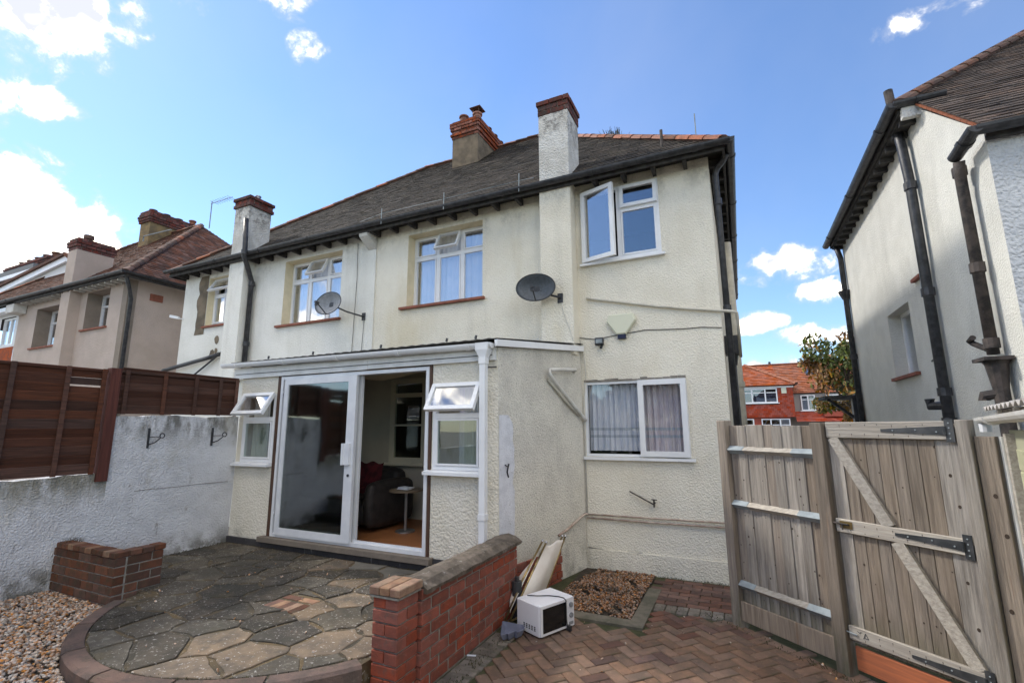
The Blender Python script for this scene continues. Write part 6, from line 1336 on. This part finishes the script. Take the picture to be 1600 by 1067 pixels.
def farwin(parent, x0, x1, z0, z1, y, cols, top=.3, curt=True):
    F = MB(); bars(F, x0, x1, z0, z1, y-.08, .08, .08)
    n = len(cols); xs_ = [x0]+[x0+(x1-x0)*c for c in cols]+[x1]
    for x in xs_[1:-1]: F.box(x-.045, x+.045, y-.085, y, z0+.08, z1-.08)
    zt = z1-(z1-z0)*top
    for a, b in zip(xs_[:-1], xs_[1:]): F.box(a+.08, b-.08, y-.083, y-.002, zt-.03, zt+.03)
    W = F.build('window', M['upvc'], parent); B(x0+.05, x1-.05, y-.05, y-.04, z0+.05, z1-.05).build('pane', M['glass_far'], W); B(x0-.1, x1+.1, y-.14, y-.088, z0-.06, z0).build('sill', M['upvc'], W)
    if curt: curtain('net_curtain', x0+.05, x1-.05, y-.02, z0+.06, zt, M['net'], W, .008, 60, 14)
    return W
farwin(ch, wA[0], wA[1], wA[2], wA[3], SYT-.02, (.3, .62, .82)); farwin(ch, sx(2.72)*1.03, sx(3.32)*1.03, sz(2.32)-.05, sz(3.05), SYT+1.18, (.5,)); farwin(ch, sx(3.75)*1.03, sx(4.6)*1.03, sz(2.30), sz(3.05), SYT+1.18, (.35, .7))
mb = MB(); mb.box(XL, XR-.6, SYT+.2, SYT+1.19, -.33, sz(1.975)); mb.build('lower_wall', M['hang_red'], ch); farwin(ch, sx(-.6), sx(.62), .5, sz(1.90), SYT+.18, (.4,), curt=False); farwin(ch, sx(.95), sx(2.2), .5, sz(1.90), SYT+.18, (.33, .66), curt=False)
# red skirt roof over the recessed bay
mb = MB(); mb.quad((XR-.2, SYT-.1, sz(1.75)), (sx(6.2), SYT-.1, sz(1.75)), (sx(6.2), SYT+1.19, sz(2.25)), (XR-.2, SYT+1.19, sz(2.25))); mb.build('porch_roof', M['hang_red'], ch)
tb_ = MB(); tile_slope(tb_, (XR-.2, SYT-.1, sz(1.75)), (1, 0, 0), (0, 1, 0), (sz(2.25)-sz(1.75))/1.29, sx(6.2)-XR+.2, 1.29, 0, 0, .2, .3); tb_.build('porch_roof_tiles', M['hang_red'], ch, kind='stuff')
mb = MB(); mb.box(sx(3.65), sx(4.7), SYT+.2, SYT+1.18, sz(1.98), sz(2.30)-.07); mb.build('window_apron', M['hang_red'], ch)
# roofs
yr = SYT+1.0; dyr = 4.4; kk = (zr-sz(3.15))/dyr; xm = sx(1.9)
for (xa, xb, mt) in ((XL, xm, M['tile_orange']), (xm, sx(6.4), M['tile_orange2'])):
    mb = MB(); mb.add([(xa, yr, sz(3.15)), (xb, yr, sz(3.15)), (xb, yr+dyr, zr), (xa, yr+dyr, zr), (xa, yr+2*dyr, sz(3.15)), (xb, yr+2*dyr, sz(3.15))], [(0, 1, 2, 3), (3, 2, 5, 4)]); mb.build('roof', M['underlay'], ch)
    tb_ = MB(); tile_slope(tb_, (xa, yr, sz(3.15)), (1, 0, 0), (0, 1, 0), kk, xb-xa, dyr, 0, 0, .30, .30, lift=.05); tb_.build('roof_tiles', mt, ch, kind='stuff')
A_ = Vector((XL, SYT-.35, ze-.08)); hw_ = XR-XL+.0; th = 2.3; kh = (zr-.15-ze)/th*1.0
Hx = sx(.45)
mb = MB(); pL = Vector((XL, SYT-.35, ze)); pR = Vector((XR, SYT-.35, ze)); pT = Vector((Hx, SYT+3.6, zr-.12)); pTL = Vector((XL, SYT+3.6, zr-.12)); pRb = Vector((XR, SYT+3.6, ze))
mb.add([pL, pR, pT, pTL, pRb], [(0, 1, 2, 3), (1, 4, 2), ]); mb.build('bay_roof', M['underlay'], ch)
tb_ = MB(); kb = (zr-.12-ze)/3.95; tile_slope(tb_, pL, (1, 0, 0), (0, 1, 0), kb, XR-XL, 3.95, 0, (XR-Hx)/3.95, .30, .30, lift=.05); tb_.build('roof_tiles', M['tile_orange'], ch, kind='stuff')
mb = MB(); mb.quad(pR+Vector((0, 0, .03)), pRb+Vector((0, 0, .03)), pT+Vector((0, 0, .03)), pT+Vector((0, 0, .03))) if False else mb.add([pR+Vector((0, 0, .03)), pRb+Vector((0, 0, .03)), pT+Vector((0, 0, .03))], [(0, 1, 2)]); mb.build('bay_roof_side', M['tile_orange'], ch)
ridge_line(pR+Vector((0, 0, .05)), pT+Vector((0, 0, .05)), ch, M['tile_orange2'], 'hip_tile', .45, .17); ridge_line((XL, yr+dyr, zr+.03), (sx(6.4), yr+dyr, zr+.03), ch, M['tile_orange2'], 'ridge_tile', .45, .14)
sk = MB(); cx, cz = sx(3.45)*1.04, sz(4.30); cy = yr+(cz-sz(3.15))/kk; sk.obox((cx, cy, cz+.08), (.42, 0, 0), (0, .38, .38*kk), Vector((0, -kk, 1)).normalized()*.06); so_ = sk.build('skylight', M['dgrey'], ch)
MB().obox(Vector((cx, cy, cz+.08))+Vector((0, -kk, 1)).normalized()*.065, (.34, 0, 0), (0, .31, .31*kk), Vector((0, -kk, 1)).normalized()*.006).build('pane', M['glass'], so_)
MB().obox((sx(2.05), SYT-.05, sz(3.27)), (.17, 0, 0), (0, .05, 0), (0, 0, .22)).build('alarm_box', M['alarm'], ch)
MB().tube([(sx(1.75), yr+dyr, zr), (sx(1.75), yr+dyr, zr+.32)], .1, 6).build('vent_pipe', M['dgrey'], ch)

# ------------------------------------------------------------------ trees
def tree(name, lab, base, h, cr, cz, n, mats_, seed, leaf=.12, trunk=.12, sq=1.2, cen=None, group=None):
    rt_ = random.Random(seed); t = thing(name, lab, 'tree', base, group); b = Vector(base); cen = Vector(cen) if cen else b+Vector((0, 0, cz))
    tr_ = MB(); tr_.tube([b, b+Vector((.05, 0, h*.3)), cen+Vector((0, 0, -cr*.2)), cen+Vector((.1, 0, cr*.8))], trunk, 8, r2=trunk*.25)
    cl = []
    for i in range(26):
        d = Vector((rt_.gauss(0, 1), rt_.gauss(0, 1), rt_.gauss(0, 1))).normalized(); q = cen+Vector((d.x*cr, d.y*cr, d.z*cr*sq))*rt_.uniform(.45, 1.0); cl.append((q, cr*rt_.uniform(.18, .36)))
        st_ = cen+Vector((0, 0, rt_.uniform(-.6, .3)*cr)); tr_.tube([st_, (st_+q)/2+Vector((0, 0, .1*cr)), q], trunk*.28, 5, r2=trunk*.06)
    tr_.build('trunk', M['bark'], t)
    mbs = [MB() for _ in mats_]
    for i in range(n):
        q, r_ = cl[rt_.randrange(len(cl))]; d = Vector((rt_.gauss(0, 1), rt_.gauss(0, 1), rt_.gauss(0, 1))); d = d.normalized()*r_*rt_.random()**.4*1.15; p = q+d
        m3 = Euler((rt_.uniform(0, 6.28), rt_.uniform(0, 6.28), rt_.uniform(0, 6.28))).to_matrix(); s_ = leaf*rt_.uniform(.6, 1.3)
        k_ = min(len(mats_)-1, int((rt_.random()*.5+.5*((math.sin(q.x*3.1+q.z*2.3)+1)/2))*len(mats_)))
        mbs[k_].add([p+m3 @ Vector(v) for v in ((-s_, 0, 0), (0, -s_*.5, .1*s_), (s_, 0, 0), (0, s_*.5, .1*s_))], [(0, 1, 2, 3)])
    for m_, mt in zip(mbs, mats_):
        if m_.v: m_.build('crown', mt, t)
    return t
tree('street_tree', 'small street tree with leaves turning orange beside white neighbour', (3.15, 17.5, g), 5, 1.15, 2.9, 5200, [M['leaf_green'], M['leaf_auto']], 4, .085, .09, 1.55, (3.05, 17.5, 2.75))
# behind the camera: what the panes reflect
for i, (x, y, hh, rr_) in enumerate(((-11, -15, 3.4, 2.0), (6.5, -14, 3.0, 1.8))):
    tree('garden_tree', ['round garden tree at the far left end of the lawn', 'low bushy tree at the right end of the lawn'][i], (x, y, g), hh, rr_, hh*.72, 2200, [M['leaf_dark'], M['leaf_green']], 30+i, .13, .15, .95)
hb2 = MB(); r9 = random.Random(9)
for i in range(15000):
    x = r9.uniform(-12, 9); hh = 3.7+1.0*math.sin(x*.9)+.7*math.sin(x*2.3+1); z = g+hh*r9.random()**.8
    p = Vector((x, -13+r9.uniform(-.9, .9)*(1.1-.5*z/hh), z)); m3 = Euler((r9.uniform(0, 6.28), r9.uniform(0, 6.28), 0)).to_matrix(); hb2.add([p+m3 @ Vector(v) for v in ((-.17, 0, 0), (0, -.10, 0), (.17, 0, 0), (0, .10, 0))], [(0, 1, 2, 3)])
tag(hb2.build('hedge', M['leaf_dark']), 'tall overgrown dark hedge across the end of the lawn', 'hedge')
# weeds on the hip and in paving joints
mb = MB(); r9 = random.Random(13)
for i in range(60):
    x = -1.75+r9.gauss(0, .10); p = Vector((x, 8.15-(x+1.75), 6.92-(x+1.75)*.9+.06)); a = r9.random()*6.28; h = r9.uniform(.05, .16); mb.quad(p, p+Vector((.008, 0, 0)), p+Vector((math.cos(a)*.05+.006, math.sin(a)*.05, h)), p+Vector((math.cos(a)*.05, math.sin(a)*.05, h)))
tag(mb.build('roof_weeds', M['moss']), 'small dry weeds growing on the roof hip', 'weeds', kind='stuff')
mb = MB()
for i in range(260):
    x, y = r9.uniform(-2.14, -2.02), r9.uniform(3.1, 4.3)
    if r9.random() < .5: x, y = r9.uniform(-.5, 1.0), 0; y = 5.37-(x+.2)*.855-.12+r9.uniform(-.05, .05)
    a = r9.random()*6.28; h = r9.uniform(.005, .022); mb.quad((x, y, g-.002), (x+.006, y, g-.002), (x+math.cos(a)*.012+.004, y+math.sin(a)*.012, g+h), (x+math.cos(a)*.012, y+math.sin(a)*.012, g+h))
for i in range(900):
    k_ = r9.random()
    if k_ < .35: x, y, zz = -6.83+abs(r9.gauss(0, .03)), r9.uniform(2.9, 4.7), -.004
    elif k_ < .55: x, y, zz = r9.uniform(-6.8, -2.5), 4.755-abs(r9.gauss(0, .012)), -.004
    elif k_ < .75: a_ = r9.uniform(math.pi*1.18, math.pi*1.98); q_ = PR-.14+r9.gauss(0, .006); x, y, zz = PC.x+q_*math.cos(a_), PC.y+q_*math.sin(a_), -.006
    elif k_ < .9: x, y, zz = r9.uniform(-1.95, -.2), 6.578-abs(r9.gauss(0, .012)), g-.01
    else: x, y, zz = r9.uniform(-1.1, -.2), r9.uniform(5.42, 5.6), g-.01
    if zz > -.1 and x > -2.48: continue
    a = r9.random()*6.28; h = r9.uniform(.005, .020); mb.quad((x, y, zz), (x+.007, y, zz), (x+math.cos(a)*.016+.005, y+math.sin(a)*.016, zz+h), (x+math.cos(a)*.016, y+math.sin(a)*.016, zz+h))
tag(mb.build('moss_tufts', M['moss']), 'moss tufts in the joints along wall foot and gate', 'moss', kind='stuff')
mb = MB()
for i in range(60):
    x, y = r9.uniform(-1.9, .9), r9.uniform(3.2, 5.4); r_ = r9.uniform(.004, .011); m3 = Euler((r9.random(), r9.random(), r9.random()*6)).to_matrix(); mb.add([m3 @ Vector((v.x*r_*1.4, v.y*r_, v.z*r_*.5))+Vector((x, y, g+.004)) for v in ICO[0]], ICO[1])
for i in range(70):
    x, y = r9.uniform(-5.4, -2.7), r9.uniform(2.3, 4.5)
    if not in_patio(x, y): continue
    r_ = r9.uniform(.004, .012); m3 = Euler((r9.random(), r9.random(), r9.random()*6)).to_matrix(); mb.add([m3 @ Vector((v.x*r_*1.4, v.y*r_, v.z*r_*.5))+Vector((x, y, .010)) for v in ICO[0]], ICO[1])
tag(mb.build('scattered_grit', M['pebble']), 'stray pebbles and bits scattered over paving and patio', 'pebbles', kind='stuff')
